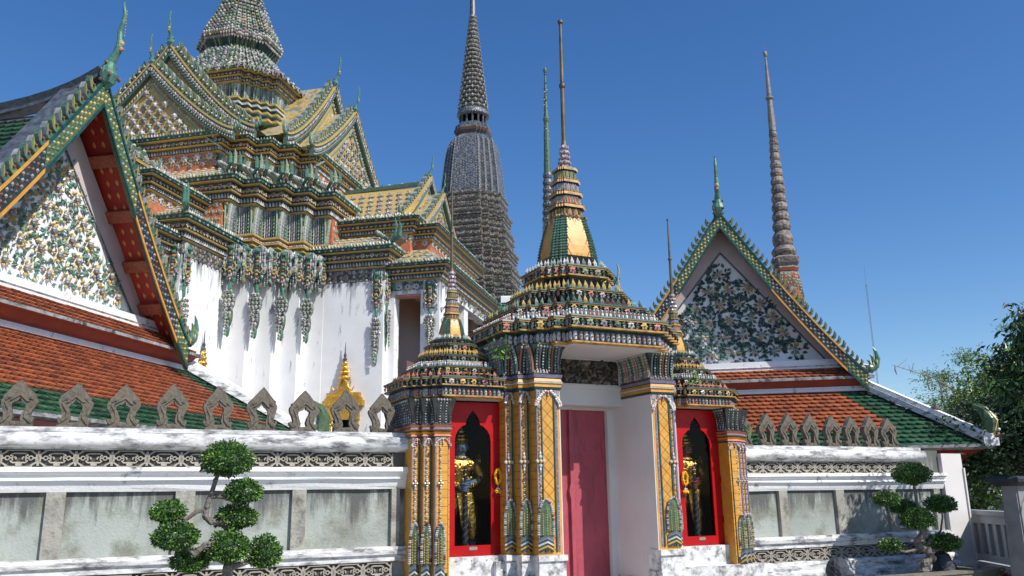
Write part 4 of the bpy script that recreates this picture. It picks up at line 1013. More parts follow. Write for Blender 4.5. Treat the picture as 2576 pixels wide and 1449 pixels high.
    # barge boards
    for sx in (-1, 1):
        mb = MB(); M = 36; th = .045; bw = .27 * k
        for i in range(M):
            t0, t1 = i / M, (i + 1) / M; a, b = rk(t0), rk(t1); z = lambda q: q
            mid = (t0 + t1) / 2
            zone = 'moss' if mid < .36 or mid > .86 else 'darkband'; edge = 'teal' if zone == 'moss' else 'amber'
            dx = bw * .8
            def quad(u0, u1, m, y0, y1):
                P = [(sx * a[0], a[1] - u0), (sx * b[0], b[1] - u0), (sx * b[0], b[1] - u1), (sx * a[0], a[1] - u1)]
                if sx < 0: P = P[::-1]
                mb.prism(P[::-1], y0, y1, m)
            steep = 1 / max(.3, math.cos(math.atan2(za - zb, hb)))
            W_ = bw * steep
            quad(0, W_, zone, yb - th, yb + .02); quad(-.01, W_ * .12, edge, yb - th - .02, yb - th + .001); quad(W_ * .88, W_ + .01, edge, yb - th - .02, yb - th + .001)
            for r in (.3, .5, .7):
                mb.stud((sx * (a[0] + b[0]) / 2, yb - th - .002, (a[1] + b[1]) / 2 - W_ * r), (0, -1, 0), .035 * k, random.choice(['mustard', 'leafgreen', 'mustard', 'palegreen']) if zone == 'moss' else random.choice(['slate_light', 'slate', 'brown', 'slate_light']), .7)
        mb.build('barge_board', root)
        mb = MB(); fins(mb, rk, sx, yb, p['nf'], p['fs'], 'green_c'); mb.build('roof_fins', root)
        mb = MB(); hang_hong(mb, (sx * (hb + .0), yb, zb - .02), sx, p['hh']); mb.build('swept_finial', root)
    mb = MB(); chofa(mb, (0, yb - .02, za + .05), p['cs']); mb.build('ridge_finial', root)
    # roof slopes behind the gable, sagging ridge
    for sx in (-1, 1):
        mb = MB(); e0, e1, t0, t1 = (sx * hb * .95, yg + .3, zb - .15), (sx * hb * .95, D, zb - .15), (0, yg + .3, za - .5 * k), (0, D, za - .5 * k)
        if sx < 0: e0, e1, t0, t1 = e1, e0, t1, t0
        L = D - yb
        def c2(c, v, d0, d1): return darkroof if min(d0, d1) < .12 * k or v > .97 else ('tile_green' if min(d0, d1) < .8 * k or v < .2 or v > .80 else 'tile_orange')
        tiles(mb, e0, e1, t0, t1, tw * 1.25, tp * 1.2, c2); mb.build('main_roof', root)
    mb = MB(); pts = []; n = 12
    for i in range(n + 1):
        t = (i / n) ** 1.7; pts.append((0, yb + .05 + (D - yb) * t, za - .40 * k + .52 * k * math.exp(-(D - yb) * t / (.9 * k))))
    for a, b in zip(pts, pts[1:]): mb.bar(a, b, .12 * k, .16 * k, 'darkband'); mb.bar((a[0], a[1], a[2] - .13), (b[0], b[1], b[2] - .13), .22 * k, .06, 'slate')
    mb.build('ridge', root)
    return root
# left pavilion
dl = Vector((math.cos(R(54)), math.sin(R(54)), 0)); Pl = Vector((4.17, 19.05, 0)) + dl * -6.0
LP = pavilion(tuple(Pl), 54, dict(He=6.0, ze=2.62, ht=3.8, yt=2.2, zt=4.14, z2=4.44, y2=1.9, h2=3.95, yg=2.5, zg=4.92, hp=3.05, hb=3.2, zb=4.62, za=8.85, yb=1.82, zp=8.15, nf=24, fs=.21, hh=.75, cs=.80, tw=.155, tp=.15, hg=1.0),
              'large pavilion with sunlit white flowered gable and orange tiled skirt roofs at the left edge',
              dict(sp=.46, fr=.17, leafc=['relief_green', 'relief_green', 'green_c', 'relief_green', 'palegreen', 'relief_ochre'], flc=['relief_ochre', 'relief_ochre', 'mustard', 'slate_light'], hub='slate_light', dens=16, lk=1.12), 8, 'slate')
dr = Vector((math.cos(R(-36)), math.sin(R(-36)), 0)); Pr = Vector((14.65, 10.45, 0)) + dr * -4.52
RP = pavilion(tuple(Pr), -36, dict(He=4.52, ze=2.33, ht=2.78, yt=1.7, zt=3.58, z2=3.84, y2=1.48, h2=2.92, yg=2.0, zg=4.22, hp=2.6, hb=2.78, zb=3.98, za=7.75, yb=1.5, zp=7.3, nf=30, fs=.145, hh=.62, cs=.66, tw=.165, tp=.15, hg=1.05),
              'pavilion with shaded blue-green flowered gable facing the viewer, behind the right wall',
              dict(sp=.44, fr=.155, leafc=['teal', 'green_c', 'sea_green', 'slate', 'slate'], flc=['mustard', 'green_c', 'relief_green', 'mustard', 'slate'], hub='slate_light', dens=30, lk=1.15), 8, 'tile_green')

# ================================================================== MONDOP (great porcelain hall)
KM = 1.25
MO = empty('porcelain_hall', (3.26, 35.1, -.4), R(-38), label='huge white hall with porcelain-covered gables, cornices and tower, behind the left pavilion', cat='temple hall')
visM = lambda nn, x, y: nn[1] < -.5 or nn[0] > .5
def MBM(): return MB(KM)
def cornice(mb, plan, z0, z1, o=.0, big=1.0, vis=visM, dark='darkband', spikes=True, sp=.17):
    h = z1 - z0; f = lambda t: z0 + h * t
    mb.sweep(plan, [(f(0), o, 1, 'yellow'), (f(.07), o + .05 * big, 1, 'yellow'), (f(.08), o + .03 * big, 1, dark), (f(.36), o + .10 * big, 1, dark), (f(.37), o + .16 * big, 1, 'yellow'), (f(.42), o + .17 * big, 1, 'yellow'),
                    (f(.45), o + .15 * big, 1, dark), (f(.76), o + .19 * big, 1, dark), (f(.77), o + .27 * big, 1, 'yellow'), (f(.81), o + .28 * big, 1, 'yellow'), (f(.82), o + .26 * big, 1, 'teal'), (f(1), o + .34 * big, 1, 'teal'), (f(1.01), o + .0, 1, 'green_c')])
    ring_petals(mb, plan, o + .06 * big, f(.10), sp * .52, sp * .42, h * .26, pal=['white_c', 'lilac', 'palegreen', 'white_c'], vis=vis, bulge=.5)
    ring_flowers(mb, plan, o + .165 * big, f(.59), sp * .8, h * .15, pal=['white_c', 'lilac', 'white_c', 'slate_light'], hub='brown', vis=vis, n=5, alt='mustard')
    ring_petals(mb, plan, o + .31 * big, f(1.0), sp * .5, sp * .5, h * .17, pal=['teal', 'green_c', 'teal', 'palegreen'], vis=vis, bulge=.15, down=True)
    if spikes: ring_spikes(mb, plan, o + .27 * big, f(1.0), sp * .55, sp * .5, h * .24, pal=('palegreen', 'white_c', 'green_c', 'palegreen', 'lilac'), vis=vis)
def flutes(mb, plan, z0, z1, o, sp=.066, vis=visM, flare=.06):
    pal = ['green_c', 'palegreen', 'slate_light', 'palegreen', 'lilac', 'green_c', 'white_c']
    mb.sweep(plan, [(z0, o, 1, 'mosaic_green'), (z0 + (z1 - z0) * .6, o + flare * .25, 1, 'mosaic_green'), (z1, o + flare, 1, 'mosaic_green')])
    for i, (x, y, nn) in enumerate(along(plan, o, sp, vis=vis)):
        n_ = Vector(nn); m = pal[(i * 5) % 7]; K = 4; t_ = Vector((-nn[1], nn[0], 0)) * sp * .36
        prev = None
        for k in range(K + 1):
            t = k / K; p = Vector((x, y, z0 + (z1 - z0) * (.06 + .92 * t))) + n_ * (flare * (max(0, t - .3) / .7) ** 1.5 * .95)
            wk = .6 + .6 * t
            cur = (p - t_ * wk + n_ * .004, p + n_ * (.042), p + t_ * wk + n_ * .004)
            if prev: mb.mesh([prev[0], prev[1], prev[2], cur[0], cur[1], cur[2]], [(0, 1, 4, 3), (1, 2, 5, 4)], m)
            prev = cur
        if i % 2: 
            for k in range(6): mb.stud((x + nn[0] * .05, y + nn[1] * .05, z0 + (z1 - z0) * (.12 + .13 * k)), nn, .022, 'white_c', 1)
        mb.stud((x + nn[0] * .03, y + nn[1] * .03, z0 + .0), nn, sp * .5, random.choice(['white_c', 'palegreen', 'lilac', 'yellow']), 1.0, 1.4)
        mb.stud(Vector((x, y, z1 - .01)) + n_ * (flare + .02), nn, sp * .42, random.choice(['white_c', 'green_c', 'palegreen']), .8, 1.3)
H, n4, s4, wv = 5.24, 4, .48, 3.32
body = redent(H, n4, s4)
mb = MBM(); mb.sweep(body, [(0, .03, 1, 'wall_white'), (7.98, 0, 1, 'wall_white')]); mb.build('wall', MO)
mb = MBM(); c = [(7.96, .0, 'yellow'), (8.0, .09, 'yellow'), (8.04, .09, 'yellow'), (8.045, .05, 'brown'), (8.07, .05, 'yellow'), (8.11, .13, 'yellow'), (8.15, .13, 'yellow'), (8.155, .10, 'pink'), (8.19, .12, 'white_c'), (8.20, .08, 'brown'), (8.22, .08, 'yellow'), (8.26, .15, 'yellow'), (8.31, .15, 'yellow'), (8.32, .05, 'darkband')]
mb.sweep(body, [(z, o, 1, m) for z, o, m in c])
for x, y, nn in along(body, .12, .05, vis=visM): mb.stud((x, y, 8.175), nn, .026, random.choice(['white_b', 'white_c', 'pink']), .6)
mb.build('gold_band', MO)
mb = MBM(); flutes(mb, body, 8.32, 9.1, .02); 
mb.build('fluted_frieze', MO)
for q in range(2):
    for sx in (-1, 1):
        mb = MBM(); mb.T = Matrix.Rotation(R(90 * q), 4, 'Z'); a, b = sorted((sx * 2.3, sx * 3.25)); mb.box(a, b, -H - .13, -H, 8.32, 9.12, 'brick')
        for k in range(5):
            for r in range(4):
                x = a + .1 + k * .2 + (.1 if r % 2 else 0)
                if x < b - .03: mb.flower((x, -H - .135, 8.42 + r * .2), (0, -1, 0), .085, random.choice(['white_c', 'lilac', 'slate_light']), 'palegreen', 7)
                mb.stud((x + .1, -H - .135, 8.42 + r * .2), (0, -1, 0), .04, 'mustard', .5)
        mb.build('orange_panel', MO)
mb = MBM(); cornice(mb, body, 9.1, 9.72, .1); mb.build('main_cornice', MO)
# roof slope of the body with flowered yellow tiles and hip ribs
mb = MBM(); mb.sweep(body, [(9.70, .36, 1, 'green_c'), (9.76, .3, 1, 'yellow'), (10.15, -.42, 1, 'yellow'), (10.62, -1.1, 1, 'yellow')])
for r in range(4):
    t = (r + .6) / 4.4; o = .3 - 1.4 * t; z = 9.76 + .86 * t
    for i, (x, y, nn) in enumerate(along(body, o + .02, .24, vis=visM, minlen=1)):
        if r % 2: x += .12 * -nn[1]; y += .12 * nn[0]
        N3 = (nn[0] * .5, nn[1] * .5, .86); mb.flower((x, y, z + .02), N3, .075, 'white_c', 'brown', 5, .6); mb.diamond((x, y, z + .012), N3, .2, .17, 'palegreen')
for x, y in body:
    if not (x > .5 or y < -.5): continue
    if abs(abs(x) + abs(y) - (2 * H - n4 * s4)) > .1: continue
    sx, sy = (1 if x > 0 else -1), (1 if y > 0 else -1)
    P = [(x + sx * .34, y + sy * .34, 9.78), (x - sx * .1, y - sy * .1, 9.98), (x - sx * .6, y - sy * .6, 10.35), (x - sx * 1.1, y - sy * 1.1, 10.75)]
    mb.tube(P, [.07, .06, .06, .06], 'green_c', 6)
    for i in range(14):
        t = i / 13; p = Vector(P[0]).lerp(Vector(P[3]), t); mb.blob(p + Vector((0, 0, .07)), (.045, .045, .06), random.choice(['white_c', 'lilac', 'white_c', 'green_c']), 5, 4)
    for q in (-.09, 0, .09):
        mb.tube([(x + sx * .2 + q, y + sy * .2 - q * sx * sy, 9.85), (x + sx * .42 + q, y + sy * .42 - q * sx * sy, 10.0), (x + sx * .40 + q, y + sy * .40 - q * sx * sy, 10.25), (x + sx * .32 + q, y + sy * .32 - q * sx * sy, 10.45 - abs(q))], [.05, .05, .035, .008], 'sea_green' if q else 'palegreen', 5)
    mb.blob((x + sx * .40, y + sy * .40, 9.84), .06, 'brown', 6, 4, .2)
mb.build('body_roof', MO)
# upper body
up = redent(H - 1.12, n4, s4)
mb = MBM(); mb.sweep(up, [(10.3, 0, 1, 'brick'), (11.25, 0, 1, 'brick')])
for i, (x, y, nn) in enumerate(along(up, .0, .42, vis=visM, minlen=1)):
    mb.flower((x, y, 10.98), nn, .15, 'white_c', 'lilac', 7); mb.flower((x - nn[1] * .21, y + nn[0] * .21, 10.78), nn, .11, 'lilac', 'brown', 6)
    for k in range(7):
        a = math.pi * (1 + k / 6); mb.stud((x - nn[1] * .19 * math.cos(a), y + nn[0] * .19 * math.cos(a), 10.98 + .17 * math.sin(a)), nn, .045, 'palegreen', .5)
mb.build('upper_wall', MO)
mb = MBM(); visS = lambda nn, x, y: visM(nn, x, y) and not (abs(x) < 2.2 or abs(y) < 2.2)
flutes(mb, up, 10.62, 11.12, .0, vis=visS); mb.build('upper_fluted_frieze', MO)
for q in range(2):
    mb = MBM(); mb.T = Matrix.Rotation(R(90 * q), 4, 'Z'); hy = H - 1.12; mb.box(-2.15, 2.15, -hy - .09, -hy, 10.5, 11.1, 'brick')
    for k in range(11):
        x = -2.0 + k * .4; mb.flower((x, -hy - .10, 10.96), (0, -1, 0), .15, 'white_c', 'lilac', 7); mb.flower((x + .2, -hy - .10, 10.74), (0, -1, 0), .10, 'lilac', 'brown', 6)
        for j in range(8): an = math.pi * (1 + j / 7); mb.stud((x + .19 * math.cos(an), -hy - .10, 10.95 + .16 * math.sin(an)), (0, -1, 0), .045, 'palegreen', .5)
    mb.build('orange_panel', MO)
mb = MBM(); cornice(mb, up, 11.08, 11.6, .06); mb.build('upper_cornice', MO)
# ---- gables
def gable(mb, mp, rk, y, band, bead, fn, fs, zb, y_back, flower_sp, sz=.11):
    """porcelain gable facing -y in the current transform"""
    M = 20; hb = rk(1)[0]
    pts = [rk(i / M) for i in range(M + 1)]
    poly = [(-x, z) for x, z in reversed(pts)] + [(x, z) for x, z in pts[1:]]
    mp.prism(poly[::-1] if False else poly, y, y + .15, 'yellow')
    for sx in (-1, 1):
        for i in range(M):
            a, b = pts[i], pts[i + 1]
            for (u0, u1, m, d) in ((0, band, 'green_c', .12), (-.02, .05, 'yellow', .15), (band - .03, band + .03, 'green_c', .14), (band * 1.9, band * 1.9 + .05, 'palegreen', .05)):
                P = [(sx * a[0], a[1] - u0), (sx * b[0], b[1] - u0), (sx * b[0], b[1] - u1), (sx * a[0], a[1] - u1)]
                if u1 > band and i > M * .8: continue
                if sx > 0: P = P[::-1]
                mb.prism(P, y - d, y + .02, m)
        nb = int(hb * 2.2 / bead)
        for i in range(nb):
            t = (i + .5) / nb; a = rk(t)
            mb.flower((sx * a[0], y - .13, a[1] - band * .5), (0, -1, 0), bead * .40, random.choice(['white_c', 'lilac', 'white_c', 'palegreen']), 'brown', 6, .6)
            if t < .8: mb.stud((sx * a[0], y - .02, a[1] - band * 1.45), (0, -1, 0), bead * .25, random.choice(['white_c', 'palegreen', 'lilac']), .8, 1.5)
            mb.stud((sx * (a[0] + .05), y - .15, a[1] - band * .92), (0, -1, 0), bead * .16, 'white_c', .8)
        fins(mb, rk, sx, y - .02, fn, fs, 'green_c', .07, .05, .93, 'white_c')
    # lattice of buds
    z = zb + .2; r = 0
    while z < pts[0][1] - band * 2:
        x = -hb + (flower_sp * .5 if r % 2 else 0)
        while x < hb:
            lim = next((q[1] for q in pts if q[0] >= abs(x) - 1e-6), zb) - band * 2.1
            if z < lim: 
                mp.flower((x, y - .01, z), (0, -1, 0), sz * 1.25, random.choice(['white_c', 'lilac', 'slate_light']), 'palegreen', 6, .6); mp.blob((x, y - .05, z), (sz * .65, sz * .65, sz * .65), random.choice(['lilac', 'white_c', 'slate_light', 'green_c']), 5, 4)
            x += flower_sp
        z += flower_sp * .62; r += 1
ROT = lambda a: Matrix.Rotation(R(a), 4, 'Z')
for k, a in enumerate((0, 90, 180, 270)):
    full = a in (0, 90)
    T = ROT(a)
    rkF = rake(2.85, 11.62, 14.0, -.01, 1.35); rkB = rake(3.05, 12.0, 15.05, -.01, 1.4)
    for (rk, y, bd, fn, fs, zb, yb_, nm, csz) in ((rkB, -3.62, .36, 20, .27, 12.0, -2.2, 'rear_gable', .5), (rkF, -4.38, .34, 18, .25, 11.62, -3.6, 'front_gable', .42)):
        mb = MBM(); mp = MBM(); mb.T = mp.T = T
        if full: gable(mb, mp, rk, y, bd, .17, fn, fs, zb, yb_, .34)
        pts = [rk(i / 12) for i in range(13)]; poly = [(-x, z) for x, z in reversed(pts)] + [(x, z) for x, z in pts[1:]]
        mr = MBM(); mr.T = T; mr.prism([(x, z - .03) for x, z in poly], y + .16, yb_, 'mosaic_yellow'); mr.build('gable_roof', MO)
        if full:
            chofa(mb, (0, y - .06, pts[0][1] + .05), csz * 1.15)
            for sx in (-1, 1): hang_hong(mb, (sx * (pts[-1][0] - .05), y - .05, pts[-1][1] - .05), sx, .5, 'palegreen')
            g_ = mb.build(nm, MO); mp.build('pediment_field', g_)
# ---- tower
mb = MBM(); tw_ = redent(2.3, 4, .21)
mb.sweep(tw_, [(11.5, .3, 1, 'brick'), (12.9, .25, 1, 'mosaic_green'), (12.95, .42, 1, 'palegreen'), (13.03, .42, 1, 'yellow'), (13.05, .3, 1, 'green_c'), (13.2, .28, 1, 'green_c'), (13.22, .36, 1, 'white_c'), (13.29, .36, 1, 'yellow'), (13.3, .25, 1, 'teal'), (13.45, .2, 1, 'green_c'), (13.46, .27, 1, 'palegreen'), (13.53, .27, 1, 'white_c'), (13.55, .15, 1, 'teal'), (13.68, .12, 1, 'green_c'), (13.7, .17, 1, 'yellow'), (13.76, .17, 1, 'yellow'), (13.78, 0, 1, 'teal')])
flutes(mb, tw_, 13.78, 14.3, .0, .08, flare=.05)
mb.build('tower_base', MO)
mb = MBM(); cornice(mb, tw_, 14.28, 14.66, .10, 1.0); 
ring_flowers(mb, tw_, .42, 14.66, .34, .13, pal=['white_c', 'palegreen', 'lilac'], hub='brown', vis=visM, n=7)
mb.build('tower_cornice', MO)
mb = MBM(); unit = redent(1, 5, .115)
prf = [(14.62, 2.62), (14.8, 2.38), (14.98, 2.16), (15.16, 1.97), (15.34, 1.82), (15.5, 1.7), (15.66, 1.58), (15.82, 1.46), (15.98, 1.35), (16.14, 1.24), (16.3, 1.13), (16.45, 1.05)]
mb.sweep(unit, [(z, 0, r, 'mosaic_green') for z, r in prf])
for i, (z, r) in enumerate(prf[:-1]):
    ring_spikes(mb, unit, .02, z + .0, .15, .15, .13, sc=r, pal=('palegreen', 'slate_light', 'green_c', 'lilac', 'white_c', 'green_c'), vis=visM, lean=.25); ring_flowers(mb, unit, .02, z + .13, .2, .05, sc=r, pal=['green_c', 'palegreen', 'slate_light'], hub='brown', vis=visM, n=5)
    if i % 2: ring_flowers(mb, unit, .03, z + .1, .38, .075, sc=r, pal=['white_c'], hub='brown', vis=visM, n=6)
    else: mb.sweep(unit, [(z - .02, 0, r + .03, 'yellow'), (z + .01, 0, r + .03, 'yellow')])
mb.build('tower_bulb', MO)
mb = MBM()
mb.sweep(unit, [(16.45, 0, 1.04, 'teal'), (16.52, 0, 1.02, 'green_c'), (16.62, 0, 1.12, 'teal'), (16.76, 0, 1.27, 'green_c'), (16.78, 0, 1.31, 'amber'), (16.84, 0, 1.32, 'darkband'), (16.90, 0, 1.34, 'amber'), (16.95, 0, 1.34, 'yellow'), (17.0, 0, 1.29, 'teal')])
for z, r, p_ in ((16.72, 1.29, ('white_c', 'lilac')), (16.82, 1.34, ('white_c', 'green_c')), (16.93, 1.36, ('lilac', 'white_c'))):
    for x, y, nn in along(unit, .0, .10, r, vis=visM): mb.stud((x, y, z), nn, .055, random.choice(p_), 1.0, 1.2)
for x, y, nn in along(unit, .0, .07, 1.06, vis=visM):
    t_ = Vector((-nn[1], nn[0], 0)) * .02
    mb.mesh([Vector((x, y, 16.5)) - t_, Vector((x, y, 16.5)) + t_, Vector((x * 1.17, y * 1.17, 16.73)) + t_ * 1.3, Vector((x * 1.17, y * 1.17, 16.73)) - t_ * 1.3], [(0, 1, 2, 3)], random.choice(['green_c', 'teal', 'palegreen']))
mb.build('tower_collar', MO)
mb = MBM(); prf = [(16.98, 1.29), (17.12, 1.25), (17.26, 1.19), (17.4, 1.13), (17.54, 1.06), (17.68, 1.0), (17.84, .94), (18.0, .88), (18.16, .82), (18.34, .76), (18.52, .70), (18.72, .64), (18.95, .56), (19.2, .48), (19.5, .38), (19.8, .26), (20.1, .12), (21.4, .02)]
mb.sweep(unit, [(z, 0, r, 'mosaic_green') for z, r in prf])
for i, (z, r) in enumerate(prf[:-3]):
    ring_spikes(mb, unit, .02, z, .14, .14, .12, sc=r, pal=('white_c', 'slate_light', 'palegreen', 'lilac', 'green_c') if i != 3 else ('mustard', 'palegreen', 'white_c'), vis=visM, lean=.1)
    if i % 2 == 0: mb.sweep(unit, [(z - .02, 0, r + .025, 'yellow'), (z + .01, 0, r + .025, 'yellow')])
mb.build('tower_crown', MO)

# ---- wings and porches
def rect_c(x0, x1, hy): return rect(x0, x1, -hy, hy)
def ornament_strip(mb, x, y, nn, w, z1, z0, heavy=True, top=False):
    """porcelain scrollwork hanging down a pilaster face"""
    t_ = Vector((-nn[1], nn[0], 0)); p0 = Vector((x, y, 0)); n_ = Vector(nn)
    P = lambda a, z: p0 + t_ * (a * w * .5) + Vector((0, 0, z))
    L = z1 - z0
    def bl(a, z, r, m): mb.flower(P(a, z) + n_ * .01, nn, r, m, 'brown', 6, .7)
    def fl(a, z, ra, rz, d, m, n=12, k=8): mb.blob(P(a, z), (abs(t_.x) * ra + abs(n_.x) * d, abs(t_.y) * ra + abs(n_.y) * d, rz), m, n, k, .05)
    hw = w * .5
    fl(0, z1 - L * .07, hw * 1.02, L * .09, .07, 'mosaic_green'); fl(0, z1 - L * .22, hw * .98, L * .14, .06, 'mosaic_green'); fl(0, z1 - L * .35, hw * .62, L * .12, .05, 'mosaic_green')
    if not top: fl(0, z1 - L * .46, hw * .22, L * .08, .07, 'sea_green'); fl(0, z1 - L * .62, hw * .72, L * .11, .09, 'green_c'); fl(0, z1 - L * .78, hw * .50, L * .13, .08, 'green_c'); fl(0, z1 - L * .92, hw * .26, L * .08, .06, 'sea_green')
    for r in range(9 if not top else 7):           # rows of small leaves over the capital
        z = z1 - L * (.02 + r * .042); ww = .95 if r < 6 else .95 - (r - 5) * .17
        c = max(3, int(7 * ww * w / .45))
        for q in range(c): a = -ww + 2 * ww * (q + .5) / c; mb.petal(P(a, z) + n_ * .05, nn, w * .13, L * .05, random.choice(['green_c', 'white_c', 'palegreen', 'slate_light', 'green_c', 'lilac']), .5, down=True)
    for sx in (-1, 1):           # side flowers, scrolls and hanging tassels
        for r in range(4): mb.flower(P(sx * (.78 - .05 * r), z1 - L * (.08 + .085 * r)) + n_ * .06, nn, .05, random.choice(['white_c', 'lilac', 'slate_light']), 'brown', 6, .7)
        mb.tube([P(sx * .1, z1 - L * .27) + n_ * .09, P(sx * .45, z1 - L * .30) + n_ * .09, P(sx * .72, z1 - L * .26) + n_ * .08, P(sx * .5, z1 - L * .21) + n_ * .08], .016, 'mustard', 5)
        for q in range(6): mb.blob(P(sx * .9, z1 - L * (.34 + .02 * q)) + n_ * .03, .02, random.choice(['white_c', 'slate_light', 'green_c']), 5, 4)
    for z, r, m in ((.05, .075, 'sea_green'), (.12, .06, 'leafgreen'), (.165, .045, 'brick'), (.20, .06, 'sea_green'), (.235, .045, 'brown'), (.27, .05, 'slate_light'), (.31, .04, 'mustard'), (.36, .045, 'pink')):
        mb.blob(P(0, z1 - L * z) + n_ * .08, (r, r, r * .8), m, 7, 5)
    for r, (z, ww, c) in enumerate(() if top else ((.53, .45, 3), (.575, .68, 4), (.62, .75, 4), (.665, .7, 4), (.71, .6, 3), (.76, .42, 3), (.80, .5, 3), (.85, .36, 2), (.89, .3, 2), (.94, .15, 1), (.975, .01, 1))):   # bouquet
        for q in range(c):
            a = (-ww + 2 * ww * (q + .5) / c) * 1.15 if c > 1 else 0
            mb.flower(P(a, z1 - L * z) + n_ * (.085 - .03 * abs(a)), nn, rnd(.058, .07), random.choice(['white_c', 'palegreen', 'slate_light', 'slate_light']), 'brown', 7, .7)
    for k in range(0 if top else 8): mb.stud(P(0, z1 - L * (.68 + .032 * k)) + n_ * .13, nn, .03, 'white_c', .7)
for i in range(4):       # the eight faces of the stepped corner
    xf = H - (3 - i) * s4 - s4 / 2; yf = -(H - i * s4)
    mb = MBM(); ornament_strip(mb, xf + .02, yf, (0, -1, 0), s4 * 1.0, 7.95, 5.5)
    xs = H - (3 - i) * s4
    ornament_strip(mb, xs, yf + s4 * .5, (1, 0, 0), s4 * .9, 7.95, 5.75, top=True); mb.build('pilaster_ornament', MO)
def wing(T, rear=False):
    def M(): m = MBM(); m.T = T; return m
    vis = (lambda nn, x, y: nn[0] > -.5) if not rear else (lambda nn, x, y: False)
    W_ = wv
    # wing: u 5..6.99, half width 3.32 ; porch u 6.99..8.45, half width 3.0
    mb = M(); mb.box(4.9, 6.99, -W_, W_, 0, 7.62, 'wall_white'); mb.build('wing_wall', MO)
    mb = M(); mb.sweep(rect(4.9, 6.99, -W_, W_), [(7.22, .012, 1, 'mosaic_brown'), (7.58, .02, 1, 'mosaic_brown')])
    if not rear:
        for x, y, nn in along(rect(5.0, 6.9, -W_, W_), .02, .17):
            for k in range(3): mb.flower((x + rnd(-.04, .04) * abs(nn[1]), y, 7.48 - .13 * k), nn, rnd(.045, .065), random.choice(['white_c', 'lilac', 'palegreen', 'green_c']), 'brown', 5, .6)
    mb.build('wing_frieze', MO)
    mb = M(); cornice(mb, rect(4.9, 6.99, -W_, W_), 7.56, 8.1, .02, vis=vis); mb.build('wing_cornice', MO)
    mb = M(); mb.sweep(rect(4.9, 6.99, -W_, W_), [(8.1, .3, 1, 'yellow'), (8.2, .15, 1, 'mosaic_yellow'), (8.62, -.5, 1, 'mosaic_yellow')])
    if not rear:
        for r in range(3):
            t = (r + .7) / 3.3; o = .2 - .7 * t; z = 8.17 + .45 * t
            for x, y, nn in along(rect(4.9, 6.99, -W_, W_), o, .19, vis=vis): mb.flower((x, y, z), (nn[0] * .5, nn[1] * .5, .86), .06, 'white_c', 'brown', 5, .7)
        for sy in (-1, 1):     # curling finials at the corner
            for q in (0, .12):
                mb.tube([(7.2, sy * (W_ + .2) , 8.15), (7.42 + q, sy * (W_ + .34), 8.32), (7.45 + q, sy * (W_ + .36), 8.6), (7.38 + q, sy * (W_ + .3), 8.85 - q)], [.05, .055, .04, .008], 'sea_green', 6)
            P = [(7.25, sy * (W_ + .25), 8.2), (6.6, sy * (W_ - .35), 8.7)]
            for i in range(9): mb.blob(Vector(P[0]).lerp(Vector(P[1]), i / 8), (.055, .055, .07), random.choice(['white_c', 'green_c', 'palegreen']), 5, 4)
    mb.build('wing_lower_roof', MO)
    # ornament strips at the wing corners
    for sy in (-1, 1):
        if rear: break
        mb = M(); ornament_strip(mb, 6.80, sy * W_, (0, sy, 0), .34, 7.5, 4.9); ornament_strip(mb, 6.99, sy * (W_ - .15), (1, 0, 0), .26, 7.5, 5.4, False); mb.build('corner_ornament', MO)
    # upper wing: frieze, cornice, gabled roof
    W2 = 2.62
    mb = M(); mb.box(3.9, 7.45, -W2, W2, 8.1, 8.75, 'brick')
    if not rear:
        for i, (x, y, nn) in enumerate(along(rect(3.9, 7.45, -W2, W2), .0, .33, vis=vis)):
            mb.flower((x, y, 8.62), nn, .13, 'white_c', 'lilac', 7)
            for k in range(6):
                a = math.pi * (1 + k / 5); mb.stud((x - nn[1] * .16 * math.cos(a), y + nn[0] * .16 * math.cos(a), 8.62 + .15 * math.sin(a)), nn, .045, 'palegreen', .5)
    mb.build('upper_wing_frieze', MO)
    mb = M(); cornice(mb, rect(3.9, 7.45, -W2, W2), 8.70, 9.1, .03, vis=vis); mb.build('upper_wing_cornice', MO)
    zr, ze_ = 11.1, 9.12; he = W2 + .25
    mb = M()
    for sy in (-1, 1):
        K = 8
        for i in range(K):      # slightly concave slopes
            def pz(t): return (sy * he * (1 - t), ze_ + (zr - ze_) * (t ** 1.12))
            a, b = pz(i / K), pz((i + 1) / K)
            mb.mesh([(3.9, a[0], a[1]), (7.5 - .5 * i / K, a[0], a[1]), (7.5 - .5 * (i + 1) / K, b[0], b[1]), (3.9, b[0], b[1])], [(0, 1, 2, 3)], 'yellow')
        if not rear:
            nn = Vector((0, sy * .55, .83)).normalized()
            for r in range(6):
                for c_ in range(11):
                    t = .08 + r * .145; a = pz(t); x = 4.3 + c_ * .31 + (.155 if r % 2 else 0)
                    if x > 7.2 - .5 * t: continue
                    P_ = Vector((x, a[0], a[1])) + nn * .02; mb.diamond(P_, nn, .26, .27, random.choice(['slate_light', 'palegreen', 'slate_light'])); mb.flower(P_ + nn * .02, nn, .085, random.choice(['white_c', 'lilac', 'slate_light']), 'brown', 5, .9)
            for c_ in range(26): a = pz(.02); mb.spike((4.0 + c_ * .14, a[0], a[1]), (0, sy, 0), .09, .13, random.choice(['palegreen', 'white_c', 'green_c']), .2)
    mb.bar((3.9, 0, zr + .02), (7.05, 0, zr + .12), .12, .12, 'green_c')
    for i in range(13): mb.blob((4.2 + i * .22, 0, zr + .14), (.06, .05, .06), 'white_c' if i % 2 else 'sea_green', 6, 4)
    mb.build('wing_roof', MO)
